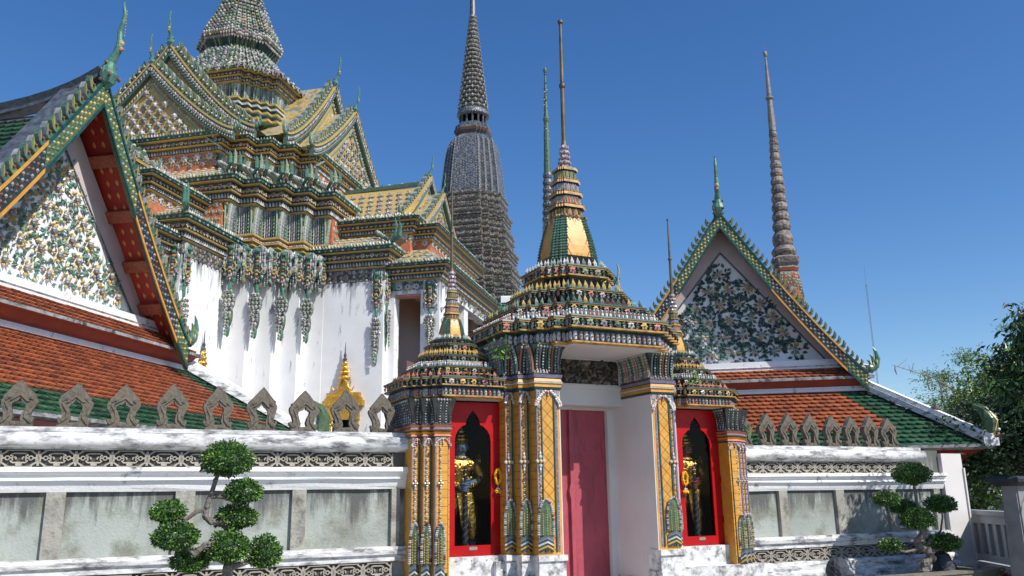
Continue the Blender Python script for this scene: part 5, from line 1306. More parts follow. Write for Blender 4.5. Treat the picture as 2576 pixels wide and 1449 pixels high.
    if not rear:
        TT = T @ Matrix.Rotation(R(90), 4, 'Z')       # gable faces +u
        for rk, y, bd, fn, nm, cs_, fsz in ((rake(2.45, 9.42, 11.42, .0, 1.2), -7.05, .22, 15, 'wing_gable', .42, .14), (rake(2.0, 9.2, 10.8, .0, 1.2), -7.48, .2, 13, 'porch_gable', .38, .13)):
            mb = MBM(); mp = MBM(); mb.T = mp.T = TT
            gable(mb, mp, rk, y, bd, .12, fn, fsz, rk(1)[1], 0, .26, .06)
            chofa(mb, (0, y - .03, rk(0)[1] + .02), cs_)
            for sx in (-1, 1): hang_hong(mb, (sx * (rk(1)[0] - .05), y - .03, rk(1)[1] - .05), sx, .42, 'palegreen')
            g_ = mb.build(nm, MO); mp.build('pediment_field', g_)
        mb = MBM(); mb.T = TT
        rk = rake(2.0, 9.2, 10.8, .0, 1.2); pts = [rk(i / 10) for i in range(11)]; poly = [(-x, z) for x, z in reversed(pts)] + [(x, z - .02) for x, z in pts[1:]]
        mb.prism(poly, -7.34, -6.9, 'mosaic_yellow'); mb.build('porch_gable_roof', MO)
        pl_ = rect(6.9, 7.95, -2.3, 2.3); mb = M(); mb.sweep(pl_, [(7.9, 0, 1, 'brick'), (8.62, 0, 1, 'brick')])
        for x, y, nn in along(pl_, .0, .3, vis=vis): mb.flower((x, y, 8.48), nn, .12, 'white_c', 'lilac', 7)
        mb.build('porch_frieze', MO)
        mb = M(); cornice(mb, pl_, 8.55, 8.92, .03, vis=vis); mb.sweep(pl_, [(8.92, .28, 1, 'yellow'), (9.0, .15, 1, 'mosaic_yellow'), (9.32, -.45, 1, 'mosaic_yellow')]); mb.build('porch_upper_cornice', MO)
    # porch walls with openings
    W3 = 3.0; x1 = 8.45
    mb = M()
    for sy in (-1, 1):
        y0, y1 = sorted((sy * W3, sy * (W3 - .35)))
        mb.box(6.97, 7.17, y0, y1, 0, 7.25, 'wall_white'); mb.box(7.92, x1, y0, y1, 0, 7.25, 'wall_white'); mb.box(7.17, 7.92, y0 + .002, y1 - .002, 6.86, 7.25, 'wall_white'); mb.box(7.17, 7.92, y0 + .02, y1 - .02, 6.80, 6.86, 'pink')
        mb.box(7.16, 7.18, y0 + .01, y1 - .01, 3, 6.86, 'plaster'); 
        y0, y1 = sorted((sy * W3, sy * 2.2)); mb.box(x1 - .35, x1 - .002, y0 + .002, y1 - .002, 0, 7.25, 'wall_white')
    mb.box(x1 - .35, x1 - .004, -2.2, 2.2, 6.95, 7.25, 'wall_white'); mb.box(x1 - .3, x1 - .05, -.5, -.1, 0, 7.0, 'wall_white')
    mb.box(6.98, 7.0, -W3 + .36, W3 - .36, 0, 7.2, 'brown')
    mb.build('porch_wall', MO)
    mb = M()
    if not rear:
        for sy in (-1, 1): 
            mo_ = M(); ornament_strip(mo_, 8.2, sy * W3, (0, sy, 0), .42, 7.2, 5.3); mo_.build('corner_ornament', MO)
            mb.box(*((7.0, 8.0) + ((W3, W3 + .012) if sy > 0 else (-W3 - .012, -W3)) + (6.96, 7.2)), 'mosaic_green')
            for x in (7.3, 7.55, 7.8): mb.flower((x, sy * W3, 7.05), (0, sy, 0), .1, 'white_c', 'green_c', 7); mb.flower((x + .12, sy * W3, 7.12), (0, sy, 0), .06, 'green_c', 'brown', 5)
        for k in range(60): y = rnd(-2.9, 2.9); z = 7.22 - rnd(0, .22) - (abs(y) > 2.2) * rnd(0, 1.4); mb.flower((x1, y, z), (1, 0, 0), rnd(.05, .09), random.choice(['white_c', 'lilac', 'green_c', 'palegreen']), 'brown', 5, .6)
    mb.build('porch_ornament', MO)
    mb = M(); cornice(mb, rect(6.9, x1, -W3, W3), 7.22, 7.64, .02, vis=vis); mb.build('porch_cornice', MO)
    mb = M(); mb.sweep(rect(6.9, x1, -W3, W3), [(7.64, .28, 1, 'yellow'), (7.72, .12, 1, 'mosaic_yellow'), (8.25, -.55, 1, 'mosaic_yellow')])
    if not rear:
        for r in range(3):
            t = (r + .6) / 3.3; o = .15 - .7 * t; z = 7.70 + .55 * t
            for x, y, nn in along(rect(6.9, x1, -W3, W3), o, .17, vis=vis): mb.flower((x, y, z), (nn[0] * .5, nn[1] * .5, .86), .06, random.choice(['white_c', 'palegreen']), 'brown', 5, .7)
    mb.build('porch_roof', MO)
wing(Matrix.Identity(4)); wing(ROT(-90)); wing(ROT(90), True); wing(ROT(180), True)
# gilded window crowns on the wing side walls
def gold_window(T):
    mb = MBM(); mb.T = T      # faces -y, centred x=0
    for z0, z1, w_, d in ((3.5, 3.85, .44, .1), (3.85, 4.0, .56, .18), (4.0, 4.08, .50, .13), (4.08, 4.2, .46, .16)): mb.box(-w_, w_, -d, 0, z0, z1, 'gold')
    for k in range(22): mb.stud((-.42 + k * .04, -.17, 3.92), (0, -1, 0), .02, 'gold', 1); mb.stud((-.36 + k * .034, -.15, 4.12), (0, -1, 0), .02, 'gold', 1)
    mb.prism([(-.2, 4.18), (.2, 4.18), (.10, 4.36), (.06, 4.55), (.04, 4.75), (-.04, 4.75), (-.06, 4.55), (-.10, 4.36)], -.12, 0, 'gold')
    for sx in (-1, 1):
        mb.tube([(0, -.14, 4.62), (sx * .12, -.15, 4.42), (sx * .17, -.15, 4.3), (sx * .25, -.15, 4.25), (sx * .31, -.15, 4.36)], [.022, .026, .026, .024, .01], 'gold', 7)
        mb.box(sx * .36 - .05, sx * .36 + .05, -.08, 0, 2.0, 3.6, 'gold')
        for k in range(14): mb.stud((sx * .36, -.09, 2.3 + k * .09), (0, -1, 0), .03, 'gold', .8)
    for z, r in ((4.60, .17), (4.74, .14), (4.87, .11), (4.98, .085)): mb.blob((0, -.09, z), (r, r * .7, .065), 'gold', 10, 6, .06); mb.blob((0, -.09, z + .06), (r * .7, r * .5, .03), 'gold', 8, 4)
    mb.lathe(0, -.08, [(5.02, .05), (5.1, .06), (5.14, .03), (5.2, .045), (5.26, .02), (5.55, .006)], 'slate', 8)
    mb.box(-.31, .31, -.03, .0, 1.9, 3.5, 'cabinet_dark')
    return mb.build('gilded_window', MO)
gold_window(Matrix.Translation((5.97, -wv, 0)))
gold_window(Matrix.Translation((wv, -5.92, 0)) @ ROT(90))

# ================================================================== DISTANT CHEDIS
def ringed_spire(mb, zz0, r0, zz1, r1, n, m, k=.8):
    for i in range(n):
        t0, t1 = i / n, (i + 1) / n; za, zb_ = zz0 + (zz1 - zz0) * (1 - (1 - t0) ** 1.0), zz0 + (zz1 - zz0) * t1; r = r0 + (r1 - r0) * (t0 + t1) / 2; e = zb_ - za
        mb.lathe(0, 0, [(za, r * k), (za + e * .18, r * .98), (za + e * .5, r * 1.06), (za + e * .82, r * .96), (zb_, r * k)], m, 14)
        if r > .12:
            N = 14
            for j in range(N):
                a = 2 * math.pi * (j + .5 * (i % 2)) / N; mb.stud((r * 1.05 * math.cos(a), r * 1.05 * math.sin(a), za + e * .5), (math.cos(a), math.sin(a), 0), r * .13, 'slate_light' if m != 'mosaic_grey' else 'white_c', .6, 1.2)
root = empty('dark_chedi', (17.05, 41.64, 0), R(-38), label='tall slate-blue chedi with a ringed spire reaching the top edge', cat='chedi')
p3 = redent(1, 3, .17); visC = lambda nn, x, y: nn[1] < -.3 or nn[0] > .3
mb = MB(); z = 17.8; Hc = 1.68; lv = []
zs = [17.8 - .36 * i for i in range(30)]; Hs = [1.66 + .052 * i + (.16 if i % 3 == 0 else .06 if i % 3 == 1 else 0) for i in range(30)]
for i in range(30):
    z = zs[i]; Hh = Hs[i] * (1 + (.02 if i % 2 else 0))
    mb.sweep(p3, [(z - .38, 0, Hh * 1.0, 'mosaic_brown'), (z - .2, 0, Hh * .975, 'mosaic_brown'), (z - .17, 0, Hh * 1.015, 'slate_light'), (z - .13, 0, Hh * 1.02, 'mosaic_brown'), (z - .05, 0, Hh * 1.02, 'mosaic_brown'), (z, 0, Hh * .99, 'mosaic_brown')])
    if i < 20:
        for x, y, nn in along(p3, .0, .24, Hh * 1.02, vis=visC): mb.stud((x, y, z - .09), nn, .042, random.choice(['slate_light', 'slate_light', 'lilac', 'brown']), .8)
        for x, y, nn in along(p3, .0, .2, Hh * .99, vis=visC): mb.stud((x, y, z - .28), nn, .034, random.choice(['slate_light', 'slate', 'brown', 'mustard']), .6)
mb.sweep(p3, [(0, 0, 3.6, 'mosaic_brown'), (7.2, 0, 3.2, 'mosaic_brown')]); mb.build('stepped_base', root)
mb = MB(); bl = [(17.8, 1.66), (18.6, 1.62), (19.4, 1.54), (20.2, 1.46), (20.9, 1.34), (21.2, 1.24), (21.42, 1.08), (21.6, .86)]
mb.sweep(p3, [(z, 0, r, 'mosaic_slate') for z, r in bl])
BR = lambda z: 1.66 + (1.30 - 1.66) * ((z - 17.8) / 3.4) ** 1.4
for vx, vy in p3:
    if not (vx > .2 or vy < -.2): continue
    for i in range(34): z = 17.85 + i * .1; r = BR(z) * 1.012; mb.stud((vx * r, vy * r, z), (vx, vy, 0), .045, 'slate_light' if i % 2 else 'white_c', .8, 1.2)
for i in range(22):
    z = 17.95 + i * .155
    for x, y, nn in along(p3, .0, .3, BR(z), vis=visC, minlen=.5): mb.flower((x, y, z), nn, .055, random.choice(['slate_light', 'slate_light', 'slate']), 'slate', 4, .5)
    for x, y, nn in along(p3, .0, .3, BR(z), vis=visC, minlen=.5): mb.stud((x + .14 * nn[1], y - .14 * nn[0], z + .07), nn, .03, 'slate_light', .5)
mb.build('bell', root)
mb = MB(); mb.sweep(p3, [(21.6, 0, .85, 'slate_brown'), (21.8, 0, .98, 'slate'), (21.95, 0, 1.02, 'brown'), (22.1, 0, .95, 'mosaic_slate'), (22.3, 0, .92, 'mosaic_slate'), (22.35, 0, .84, 'slate')])
for j in range(14):
    a = 2 * math.pi * j / 14; mb.lathe(.76 * math.cos(a), .76 * math.sin(a), [(22.3, .1), (22.4, .06), (22.8, .06), (22.9, .1)], 'slate', 6)
mb.lathe(0, 0, [(22.3, .55), (22.9, .55)], 'cabinet_dark', 12); mb.lathe(0, 0, [(22.85, .84), (22.95, .96), (23.15, .94), (23.3, .84)], 'mosaic_slate', 18); mb.build('gallery', root)
mb = MB(); ringed_spire(mb, 23.3, .84, 29.6, .22, 22, 'mosaic_brown'); mb.lathe(0, 0, [(29.5, .2), (30.6, .17), (31, .2), (36, .03)], 'slate', 10); mb.build('spire', root)

root = empty('grey_chedi', (27.67, 28.88, 0), R(-38), label='tall grey ringed spire rising behind the right pavilion gable', cat='chedi')
mb = MB(); mb.sweep(redent(1, 3, .14), [(0, 0, 1.4, 'mosaic_amber'), (9, 0, .80, 'mosaic_amber'), (10.0, 0, .70, 'mosaic_amber'), (11.35, 0, .53, 'mosaic_amber'), (11.5, 0, .45, 'spire_grey')])
pz = redent(1, 3, .14)
for i in range(15):
    z = 9.2 + i * .15; r = .78 - .018 * i
    for x, y, nn in along(pz, .0, .15, r, vis=visC): mb.stud((x, y, z), nn, .04, random.choice(['amber', 'white_c', 'brown', 'green_c', 'white_c']), .8, 1.5)
mb.build('bell', root)
mb = MB(); mb.sweep(pz, [(11.45, 0, .52, 'slate_brown'), (11.6, 0, .58, 'brick'), (11.7, 0, .50, 'mosaic_grey'), (11.85, 0, .60, 'spire_grey'), (12.1, 0, .62, 'mosaic_grey'), (12.2, 0, .5, 'spire_grey')])
mb.lathe(0, 0, [(12.2, .42), (12.28, .5), (12.4, .57), (12.5, .58), (12.6, .5), (12.72, .42)], 'mosaic_grey', 16); mb.build('drum', root)
mb = MB()
mb.lathe(0, 0, [(12.7, .36), (12.85, .46), (13.05, .49), (13.25, .46), (13.45, .34), (13.5, .3)], 'mosaic_grey', 16)
zz = 13.5; r = .42
while zz < 18.3:
    e = .30 + r * .42; mb.lathe(0, 0, [(zz, r * .78), (zz + e * .15, r * .95), (zz + e * .45, r * 1.04), (zz + e * .8, r * .92), (zz + e, r * .76)], 'mosaic_grey', 14); zz += e; r = .42 + (.19 - .42) * (zz - 13.5) / 4.8
mb.lathe(0, 0, [(zz, .17), (19.3, .165), (20.25, .12), (20.32, .13), (20.36, .2), (20.42, .2), (20.48, .12), (20.6, .12), (22.5, .05), (22.65, .04), (22.7, .09), (22.83, .10), (22.95, .07), (22.98, .012), (23.3, .004)], 'spire_grey', 12); mb.build('spire', root)
root = empty('green_spire', (14.88, 28.33, 0), 0, label='thin dark green spire just left of the gateway spire', cat='spire')
mb = MB(); mb.lathe(0, 0, [(0, 1.0), (8, .6), (10.4, .33), (12.1, .24), (12.2, .24)], 'mosaic_green', 12)
ringed_spire(mb, 12.1, .25, 14.3, .18, 7, 'slate'); mb.build('ringed_base', root)
mb = MB(); mb.lathe(0, 0, [(14.25, .15), (15.5, .125), (16.5, .10), (16.58, .13), (16.66, .14), (16.74, .10), (17.5, .065), (18.75, .04), (18.8, .07), (18.9, .085), (19.0, .05), (19.02, .01), (19.3, .004)], 'green_c', 10)
for k in range(70):
    z = rnd(14.3, 18.7); a = rnd(0, 6.28); r = .14 - .1 * (z - 14.3) / 4.4; mb.stud((r * math.cos(a), r * math.sin(a), z), (math.cos(a), math.sin(a), .0), .045, random.choice(['white_c', 'sea_green', 'sea_green']), .9)
mb.build('pole', root)
mb = MB(); mb.lathe(0, 0, [(0, .5), (17, .16), (18.6, .12), (21.9, .07), (22.1, .06), (22.15, .13), (22.3, .15), (22.45, .08), (22.5, .02), (22.9, .01)], 'spire_grey', 10)
for k in range(60): z = rnd(17.5, 22); a = rnd(0, 6.28); mb.stud((.12 * math.cos(a), .12 * math.sin(a), z), (math.cos(a), math.sin(a), 0), .06, random.choice(['white_c', 'brown', 'slate']), .9)
o = mb.build('small_spire', None, (10.55, 43.7, 0)); tag(o, 'small distant spire peeping out right of the porcelain hall gable', 'spire')
mb = MB(); 
for q in range(3): a = q * 2.094; mb.tube([(.05 * math.cos(a), .05 * math.sin(a), 0), (.04 * math.cos(a), .04 * math.sin(a), 15.0)], .011, 'steel', 5)
for k in range(60): mb.bar((.045, 0, k * .25), (-.025, .04 if k % 2 else -.04, k * .25 + .25), .009, .009, 'steel')
mb.tube([(0, 0, 14.9), (0, 0, 16.3)], .012, 'steel', 5)
o = mb.build('radio_mast', None, (45.0, 39.63, -.0)); tag(o, 'very thin lattice mast against the sky right of the pavilion', 'mast')
# green-tiled hall hidden behind the gateway
A = Vector((10.40, 23.07, 0)); B = Vector((13.42, 21.45, 0)); d = (B - A); L = d.length
root = empty('green_roofed_hall', tuple(A), math.atan2(d.y, d.x), label='small green-tiled roof with white ridge and a curved finial, mostly hidden behind the gateway roof', cat='hall')
mb = MB(); mb.box(.3, L - .3, -1.2, 1.2, 0, 6.0, 'plaster'); mb.build('wall', root)
mb = MB(); tiles(mb, (0, -1.6, 5.6), (L, -1.6, 5.6), (0, 0, 7.35), (L, 0, 7.35), .2, .2, lambda *a: 'tile_green'); tiles(mb, (L, 1.6, 5.6), (0, 1.6, 5.6), (L, 0, 7.35), (0, 0, 7.35), .2, .2, lambda *a: 'tile_green'); mb.build('roof', root)
mb = MB(); mb.bar((-.02, 0, 7.42), (L, 0, 7.42), .2, .18, 'plaster'); mb.bar((-.02, 0, 7.52), (L, 0, 7.52), .13, .06, 'plaster'); mb.build('ridge', root)
mb = MB(); chofa(mb, (L + .02, 0, 7.32), .66, (1, 0, 0), 'palegreen'); mb.build('ridge_finial', root)

# ================================================================== VEGETATION
def leaf(mb, p, d, L, W, m, fold=.25):
    """one leaf: two facets folded along the midrib"""
    d = Vector(d).normalized(); r = d.cross(Vector((rnd(-1, 1), rnd(-1, 1), rnd(-1, 1)))).normalized(); n = d.cross(r); p = Vector(p)
    mb.mesh([p, p + d * L * .5 + r * W * .5 + n * W * fold, p + d * L, p + d * L * .5 - r * W * .5 + n * W * fold], [(0, 1, 2), (0, 2, 3)], m)
def pad(root, c, rx, rz, n, sz, mats, y=None):
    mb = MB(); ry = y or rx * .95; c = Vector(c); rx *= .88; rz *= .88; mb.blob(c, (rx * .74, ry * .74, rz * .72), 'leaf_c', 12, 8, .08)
    for i in range(n):
        u = Vector((rnd(-1, 1), rnd(-1, 1), rnd(-1, 1)))
        if u.length > 1 or u.length < .05: continue
        u = u.normalized(); q = rnd(.72, 1.0) if random.random() < .85 else rnd(.3, .8)
        if u.z < -.55: q *= .85
        wob = 1 + .07 * math.sin(u.x * 7 + c.x * 3) * math.cos(u.y * 6) + .05 * math.sin(u.z * 9)
        p = c + Vector((u.x * rx, u.y * ry, u.z * rz)) * q * wob
        d = (u + Vector((rnd(-1, 1), rnd(-1, 1), rnd(-.9, .6))) * .9)
        leaf(mb, p, d, sz * rnd(.7, 1.25), sz * .62, random.choice(mats))
    return mb.build('foliage_pad', root)
LEAVES = ['leaf_a', 'leaf_a', 'leaf_b', 'leaf_c']
def topiary(loc, label, pads, limbs, trunk, lsz, dens):
    root = empty('topiary_tree', loc, label=label, cat='clipped tree', group='cloud-pruned trees in front of the wall')
    o = Vector(loc)
    for (x, y, z, rx, rz) in pads: pad(root, Vector((x, y, z)) - o, rx, rz, int(dens * rx * (rx + rz)), lsz, LEAVES if z > 1.2 or rx > .2 else LEAVES)
    mb = MB(); mb.tube([Vector(p[:3]) - o for p in trunk], [p[3] * .8 for p in trunk], 'bark', 8)
    for p in trunk[1:-1]: mb.blob(Vector(p[:3]) - o + Vector((rnd(-.01, .01), -.01, 0)), p[3] * .92, 'bark', 7, 5, .15)
    for l in limbs: mb.tube([Vector(p[:3]) - o for p in l], [p[3] for p in l], 'bark', 7)
    mb.build('trunk', root); return root
Y = 8.0
topiary((.97, Y, 0), 'larger cloud-pruned tree with round green pads on twisted branches, before the left wall',
    [(.885, Y, 1.915, .262, .185), (1.04, Y - .03, 1.635, .183, .125), (1.00, Y + .05, 1.415, .205, .125), (.43, Y, 1.475, .165, .11), (.50, Y - .08, 1.27, .215, .14), (.93, Y - .1, 1.165, .205, .165), (1.255, Y, 1.105, .168, .172), (.64, Y + .05, 1.06, .185, .115)],
    [[(.76, Y, 1.60, .022), (.85, Y - .02, 1.60, .02), (.95, Y - .03, 1.575, .016), (1.02, Y - .03, 1.60, .01)], [(.745, Y, 1.50, .022), (.66, Y, 1.475, .02), (.58, Y, 1.41, .018), (.50, Y, 1.43, .012)], [(.58, Y, 1.41, .016), (.54, Y - .04, 1.35, .012), (.5, Y - .08, 1.3, .01)],
     [(.97, Y - .02, 1.16, .03), (.84, Y - .12, 1.21, .028), (.73, Y - .16, 1.20, .026), (.66, Y - .14, 1.12, .024), (.60, Y - .1, 1.18, .014)], [(.98, Y, 1.0, .03), (1.1, Y, 1.03, .022), (1.25, Y, 1.07, .012)], [(.98, Y + .02, 1.3, .02), (1.0, Y + .05, 1.4, .014)]],
    [(.98, Y + .02, 0, .07), (.98, Y, .4, .062), (.95, Y, .8, .058), (.95, Y - .02, 1.0, .055), (.98, Y, 1.12, .05), (.96, Y + .02, 1.24, .045), (.93, Y, 1.33, .042), (.88, Y, 1.375, .04), (.78, Y, 1.39, .036), (.735, Y, 1.43, .034), (.74, Y, 1.52, .030), (.77, Y, 1.62, .026), (.80, Y, 1.74, .024), (.84, Y, 1.86, .018)], .030, 52000)
Y = 9.2
topiary((10.93, Y, 0), 'smaller cloud-pruned tree with flat dark pads on upright stems, before the right wall',
    [(10.93, Y, 1.78, .30, .185), (10.46, Y + .1, 1.43, .20, .125), (11.47, Y, 1.34, .25, .155), (10.92, Y + .25, 1.31, .24, .12), (10.86, Y - .05, 1.14, .265, .19), (10.33, Y, .78, .18, .105), (11.38, Y - .05, .78, .27, .155)],
    [[(11.0, Y, .95, .03), (10.98, Y, 1.2, .025), (10.96, Y, 1.5, .022), (10.95, Y, 1.68, .02)], [(10.95, Y + .02, 1.0, .02), (10.6, Y + .08, 1.0, .016), (10.50, Y + .1, 1.2, .015), (10.47, Y + .1, 1.36, .012)], [(11.1, Y, .78, .03), (11.4, Y, .95, .016), (11.48, Y, 1.15, .014), (11.48, Y, 1.3, .012)],
     [(11.02, Y, .72, .025), (10.6, Y, .68, .016), (10.35, Y, .74, .012)], [(11.05, Y - .02, .7, .03), (11.2, Y - .04, .68, .02), (11.35, Y - .05, .72, .014)]],
    [(10.95, Y, 0, .10), (10.94, Y, .25, .085), (10.93, Y, .38, .08), (10.98, Y, .50, .078), (11.12, Y, .58, .075), (11.05, Y - .02, .68, .07), (10.90, Y, .74, .066), (10.88, Y, .83, .06), (10.98, Y, .90, .055), (11.05, Y, .97, .045), (11.0, Y, 1.05, .035)], .034, 38000)

def weed(loc, n, r, label, mats=('leaf_a', 'leaf_b', 'leaf_c'), L=.05, up=.5):
    mb = MB()
    for s_ in range(max(2, n // 8)):
        a = rnd(0, 6.28); e = Vector((math.cos(a) * r * rnd(.3, 1), math.sin(a) * r * rnd(.2, .6) - r * .3, rnd(-.3, 1) * r * up * 2))
        mb.tube([(0, 0, 0), e * .5 + Vector((0, 0, r * .2)), e], [.005, .004, .002], 'leaf_c', 4)
        for k in range(8): p = e * rnd(.2, 1) + Vector((rnd(-.2, .2), rnd(-.2, .2), rnd(-.2, .2))) * r; leaf(mb, p, (rnd(-1, 1), rnd(-1, .3), rnd(-.8, .6)), L * rnd(.6, 1.3), L * .5, random.choice(mats))
    o = mb.build('weed', None, loc); return tag(o, label, 'weed', 'weeds growing on the masonry')
weed((4.17, 9.42, 3.22), 70, .24, 'bushy weed growing between the left shrine roof and the gateway capital', L=.07, up=.6)
weed((5.92, 9.72, 4.42), 34, .16, 'small weed sprouting high on the gateway roof under the bell', L=.045)
weed((6.1, 9.68, 4.40), 26, .13, 'weed at the right side of the gateway roof neck', L=.045)
weed((7.30, 9.62, 3.12), 44, .17, 'bright green weed on the right shrine roof', ('leaf_b', 'leaf_b', 'leaf_a'), .055)
weed((8.42, 10.0, 2.36), 50, .2, 'spreading weed at the foot of the first merlon on the right wall', ('leaf_a', 'leaf_b'), .05)

def tree(name, loc, label, blobs, n, sz, mats, trunk, barkm='bark_dark', droop=0, aspect=.5, twigs=0, cat='tree'):
    """blobs: (x,y,z,rx,ry,rz) clumps; each filled with leaf sprays"""
    root = empty(name, loc, label=label, cat=cat, group='trees beyond the right pavilion')
    mb = MB(); tot = sum(b[3] * b[5] for b in blobs)
    for (x, y, z, rx, ry, rz) in blobs:
        for i in range(int(n * rx * rz / tot)):
            u = Vector((random.gauss(0, .42), random.gauss(0, .42), random.gauss(0, .42)))
            if u.length > 1.15: continue
            # cluster leaves into sprays
            c = Vector((x + u.x * rx, y + u.y * ry, z + u.z * rz)); d = Vector((rnd(-1, 1), rnd(-1, 1), rnd(-.6, .8) - droop)).normalized(); m = random.choice(mats)
            for k in range(5):
                p = c + d * (k * sz * .55); e = (d * .5 + Vector((rnd(-1, 1), rnd(-1, 1), rnd(-.8, .5) - droop))).normalized(); leaf(mb, p, e, sz * rnd(.7, 1.2), sz * aspect, m)
    mb.build('crown', root)
    mb = MB()
    for path in trunk: mb.tube([p[:3] for p in path], [p[3] for p in path], barkm, 7)
    mb.build('trunk', root); return root
tree('feathery_tree', (21.4, 16.0, 0), 'light green feathery-leaved tree rising above the pavilion roof corner',
     [(-.2, 0, 3.6, 1.5, 1.2, 1.1), (.7, -.7, 4.4, 1.2, 1, .9), (-1.0, .6, 3.1, 1.2, 1, .8), (.4, -.4, 2.6, 1.6, 1.2, 1.0), (1.5, -1.3, 4.9, .8, .8, .6), (-1.7, 1.2, 3.6, .5, .5, .3), (1.2, -1.2, 5.9, .7, .6, .28), (-.6, .3, 4.6, .7, .6, .3), (.3, -.1, 5.2, .6, .6, .25)], 6500, .075, ['leaf_light', 'leaf_light', 'leaf_b'],
     [[(0, 0, 0, .16), (.1, 0, 1.5, .13), (.2, 0, 3, .08), (.5, -.3, 4.2, .03)], [(.1, 0, 1.5, .08), (-.7, .4, 2.6, .05), (-1.2, .8, 3.2, .02)], [(.2, 0, 3, .05), (1.2, -1, 4.6, .025), (1.5, -1.4, 6.2, .008)]], aspect=.33)
tree('green_tree', (19.6, 13.2, 0), 'mid green leafy tree behind the feathery one, at the right edge',
     [(0, 0, 3.8, 1.6, 1.2, 1.1), (.7, -.9, 4.3, 1.2, 1, .8), (.2, -.4, 2.5, 1.7, 1.3, 1.0), (-.7, .6, 3.2, .9, .8, .9), (1.3, -1.2, 3.3, 1.3, 1, 1.3), (-.4, .2, 2.0, 1.3, 1, .8)], 7000, .10, ['leaf_a', 'leaf_b', 'leaf_light', 'leaf_light'],
     [[(0, 0, 0, .2), (.1, 0, 1.6, .16), (.3, -.2, 3.2, .08)], [(.1, 0, 1.6, .1), (1.0, -.9, 3.2, .05), (1.2, -1.1, 4.4, .02)]])
tree('dark_tree', (15.7, 10.9, 0), 'dark dense tree hanging over the white fence at the right edge',
     [(0, 0, 2.6, 1.5, 1.1, .75), (.8, -1.1, 3.0, 1.2, 1.1, 1.0), (-.5, .5, 2.1, 1.2, .9, .5), (1.0, -1.0, 2.2, 1.3, 1.0, .5), (.5, -.6, 3.6, 1.0, .9, .6)], 9000, .09, ['leaf_dark', 'leaf_c', 'leaf_c'],
     [[(.3, -.5, 0, .11), (.25, -.4, 1.0, .09), (.5, -.7, 1.6, .07), (.9, -1.1, 2.4, .04)], [(.28, -.45, .9, .07), (-.1, 0, 1.5, .05), (-.7, .5, 1.95, .03)], [(.3, -.5, 1.1, .05), (.1, -.2, 1.7, .04), (0, 0, 2.4, .02)]], aspect=.5)
tree('broadleaf_tree', (12.2, 7.8, 0), 'tree with long drooping pointed leaves hanging in from the right edge',
     [(-.35, .0, 3.45, .4, .5, .4), (-.1, -.1, 3.1, .4, .5, .4), (-.50, .1, 3.05, .4, .4, .16), (-.15, -.1, 3.9, .35, .4, .35), (.5, -.4, 3.6, .8, .7, .7)], 1300, .13, ['leaf_c', 'leaf_a', 'leaf_dark'],
     [[(.6, -.6, 0, .12), (.5, -.5, 2.0, .1), (.3, -.3, 3.0, .05), (-.3, 0, 3.4, .02), (-.6, .1, 3.3, .008)]], aspect=.36, droop=.5)
def pods(loc, label, main, branches):
    mb = MB(); mb.tube([p[:3] for p in main], [p[3] for p in main], 'pod', 5)
    for (x, y, z, L) in branches: mb.tube([(x, y, z), (x + rnd(-.03, .03), y, z - L * .5), (x + rnd(-.05, .05), y, z - L)], [.012, .022, .008], 'pod', 5)
    for i in range(8):
        t = random.random(); a = Vector(main[0][:3]).lerp(Vector(main[-1][:3]), t); mb.tube([a, a + Vector((rnd(-.3, .3), rnd(-.2, .2), rnd(-.1, .3)))], [.008, .003], 'pod', 4)
    o = mb.build('bare_branch', None, loc); tag(o, label, 'branch', 'bare seed-pod branches above the trees')
pods((19.6, 12.4, 4.2), 'upright bare branch with hanging seed pods at the right edge above the trees', [(.1, 0, 0, .03), (0, 0, .9, .02), (-.35, .3, 1.7, .008)], [(-.1, .1, 1.2, .35), (.05, 0, .9, .4), (-.25, .2, 1.5, .4), (.15, -.1, 1.1, .3), (-.3, .25, 1.3, .3)])
pods((20.0, 15.2, 3.9), 'bare arching branch with hanging seed pods over the feathery tree', [(.2, -.2, 0, .02), (-.3, .3, .55, .015), (-1.1, .9, .95, .006)], [(-.2, .2, .45, .5), (-.4, .4, .55, .35), (-.1, .1, .4, .5), (0, .0, .35, .45), (-1.05, .85, .92, .25), (.05, 0, .3, .4)])
root = tree('green_shrub', (16.2, 12.3, 0), 'low bright green shrub behind the white fence', [(0, 0, .9, .7, .6, .6), (-.4, .3, .6, .6, .5, .5), (.3, -.2, 1.4, .5, .4, .4)], 500, .11, ['leaf_b', 'leaf_a'], [[(0, 0, 0, .05), (0, 0, 1.0, .02)]], cat='shrub')
# backdrop hedge of trees so that no horizon shows between trunks
hb_ = MB()
for i in range(9):
    x = 24 + i * 3.2; y = 22 - i * 2.4
    for k in range(420):
        u = Vector((random.gauss(0, .45), random.gauss(0, .45), random.gauss(0, .4))); p = Vector((x + u.x * 2.2, y + u.y * 2, 1.7 + u.z * 1.9)); 
        if p.z > 0: leaf(hb_, p, (rnd(-1, 1), rnd(-1, 1), rnd(-1, .5)), .4, .22, random.choice(['leaf_dark', 'leaf_c', 'leaf_a']))
tag(hb_.build('greenery'), 'dark mass of greenery beyond the trees at the right', 'greenery', kind='stuff')

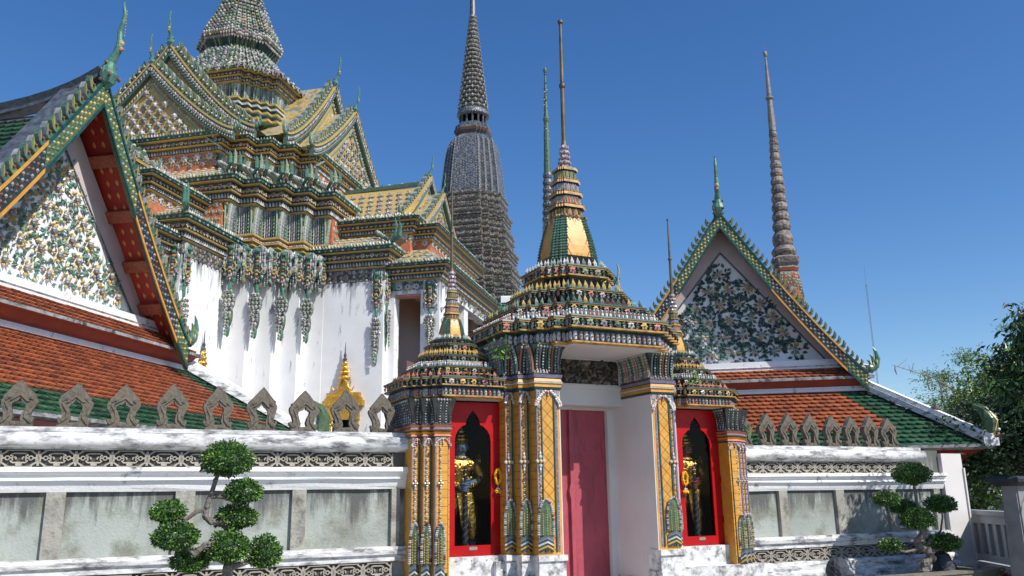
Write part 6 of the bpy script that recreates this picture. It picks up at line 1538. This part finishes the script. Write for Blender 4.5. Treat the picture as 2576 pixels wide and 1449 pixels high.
# ================================================================== RIGHT EDGE: fence, kerb, rubble
A = Vector((13.56, 10.34, 0)); B = Vector((12.2, 8.1, 0)); d = B - A; L = d.length
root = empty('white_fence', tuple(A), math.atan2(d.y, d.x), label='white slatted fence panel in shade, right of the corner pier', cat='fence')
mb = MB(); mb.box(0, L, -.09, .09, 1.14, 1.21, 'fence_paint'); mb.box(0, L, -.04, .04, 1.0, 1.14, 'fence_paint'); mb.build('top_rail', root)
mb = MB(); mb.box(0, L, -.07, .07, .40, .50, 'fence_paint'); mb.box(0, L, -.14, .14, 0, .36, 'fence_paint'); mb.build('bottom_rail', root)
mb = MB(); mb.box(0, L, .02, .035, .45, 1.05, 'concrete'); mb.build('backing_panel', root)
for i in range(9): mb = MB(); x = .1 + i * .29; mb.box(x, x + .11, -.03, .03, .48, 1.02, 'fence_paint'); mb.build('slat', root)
root = empty('fence_pillar', (11.98, 8.33, 0), 0, label='grey square fence pillar with a wide dark cap at the right edge', cat='pillar')
mb = MB(); mb.sweep(redent(.13, 1, .02), [(0, 0, 1.25, 'concrete'), (1.4, 0, 1, 'concrete'), (1.62, 0, 1, 'concrete')]); mb.build('shaft', root)
mb = MB(); mb.sweep(rect(-.2, .2, -.2, .2), [(1.60, -.05, 1, 'boulder'), (1.66, .05, 1, 'boulder'), (1.70, .06, 1, 'boulder'), (1.74, 0, 1, 'boulder')]); mb.build('cap', root)
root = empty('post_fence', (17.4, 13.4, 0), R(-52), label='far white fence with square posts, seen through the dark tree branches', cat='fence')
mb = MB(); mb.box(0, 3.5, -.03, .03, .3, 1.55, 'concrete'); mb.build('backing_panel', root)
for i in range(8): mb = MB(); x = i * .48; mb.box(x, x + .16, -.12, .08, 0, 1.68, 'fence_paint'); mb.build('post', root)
mb = MB(); mb.box(8.6, 12.1, 8.86, 9.02, 0, .365, 'kerb'); mb.box(8.58, 12.12, 8.84, 9.04, .365, .40, 'kerb'); mb.box(11.94, 12.1, 9.02, 9.85, 0, .39, 'kerb')
o = mb.build('planter_kerb'); tag(o, 'low mossy stone planter kerb running below the right wall', 'kerb')
for loc, r, lab in (((9.25, 9.2, .47), (.17, .15, .2), 'dark rounded garden rock behind the kerb, further from the corner pier'), ((11.35, 9.2, .50), (.15, .14, .17), 'dark garden rock beside the smaller clipped tree, near the corner pier')):
    mb = MB(); mb.blob((0, 0, 0), r, 'boulder', 12, 8, .07); mb.blob((r[0] * .3, -.02, -.1), (r[0] * 1.1, r[1], r[2] * .9), 'boulder', 12, 8, .07); mb.box(-r[0] * 1.1, r[0] * 1.25, -r[1], r[1], -loc[2], -.12, 'boulder')
    o = mb.build('garden_rock', None, loc, smooth=False); tag(o, lab, 'rock', 'dark rocks along the planter')
mb = MB()
for i in range(130):
    x, y = random.gauss(0, .22), random.gauss(0, .22); z = max(0, .36 - .7 * math.hypot(x, y)) + rnd(0, .04); mb.T = Matrix.Translation((x, y, z)) @ Matrix.Rotation(rnd(0, 6.28), 4, 'Z') @ Matrix.Rotation(rnd(-.6, .6), 4, 'X')
    mb.box(-.07, .07, -.05, .05, -.008, .008, random.choice(['tile_orange', 'tile_orange', 'brick', 'rust_paint']))
mb.T = None; o = mb.build('tile_rubble', None, (12.36, 9.15, 0)); tag(o, 'heap of broken orange roof tiles beside the corner pier', 'rubble', kind='stuff')
weed((12.25, 8.95, .36), 30, .12, 'small bright weed growing in the tile rubble', ('leaf_b',), .05)
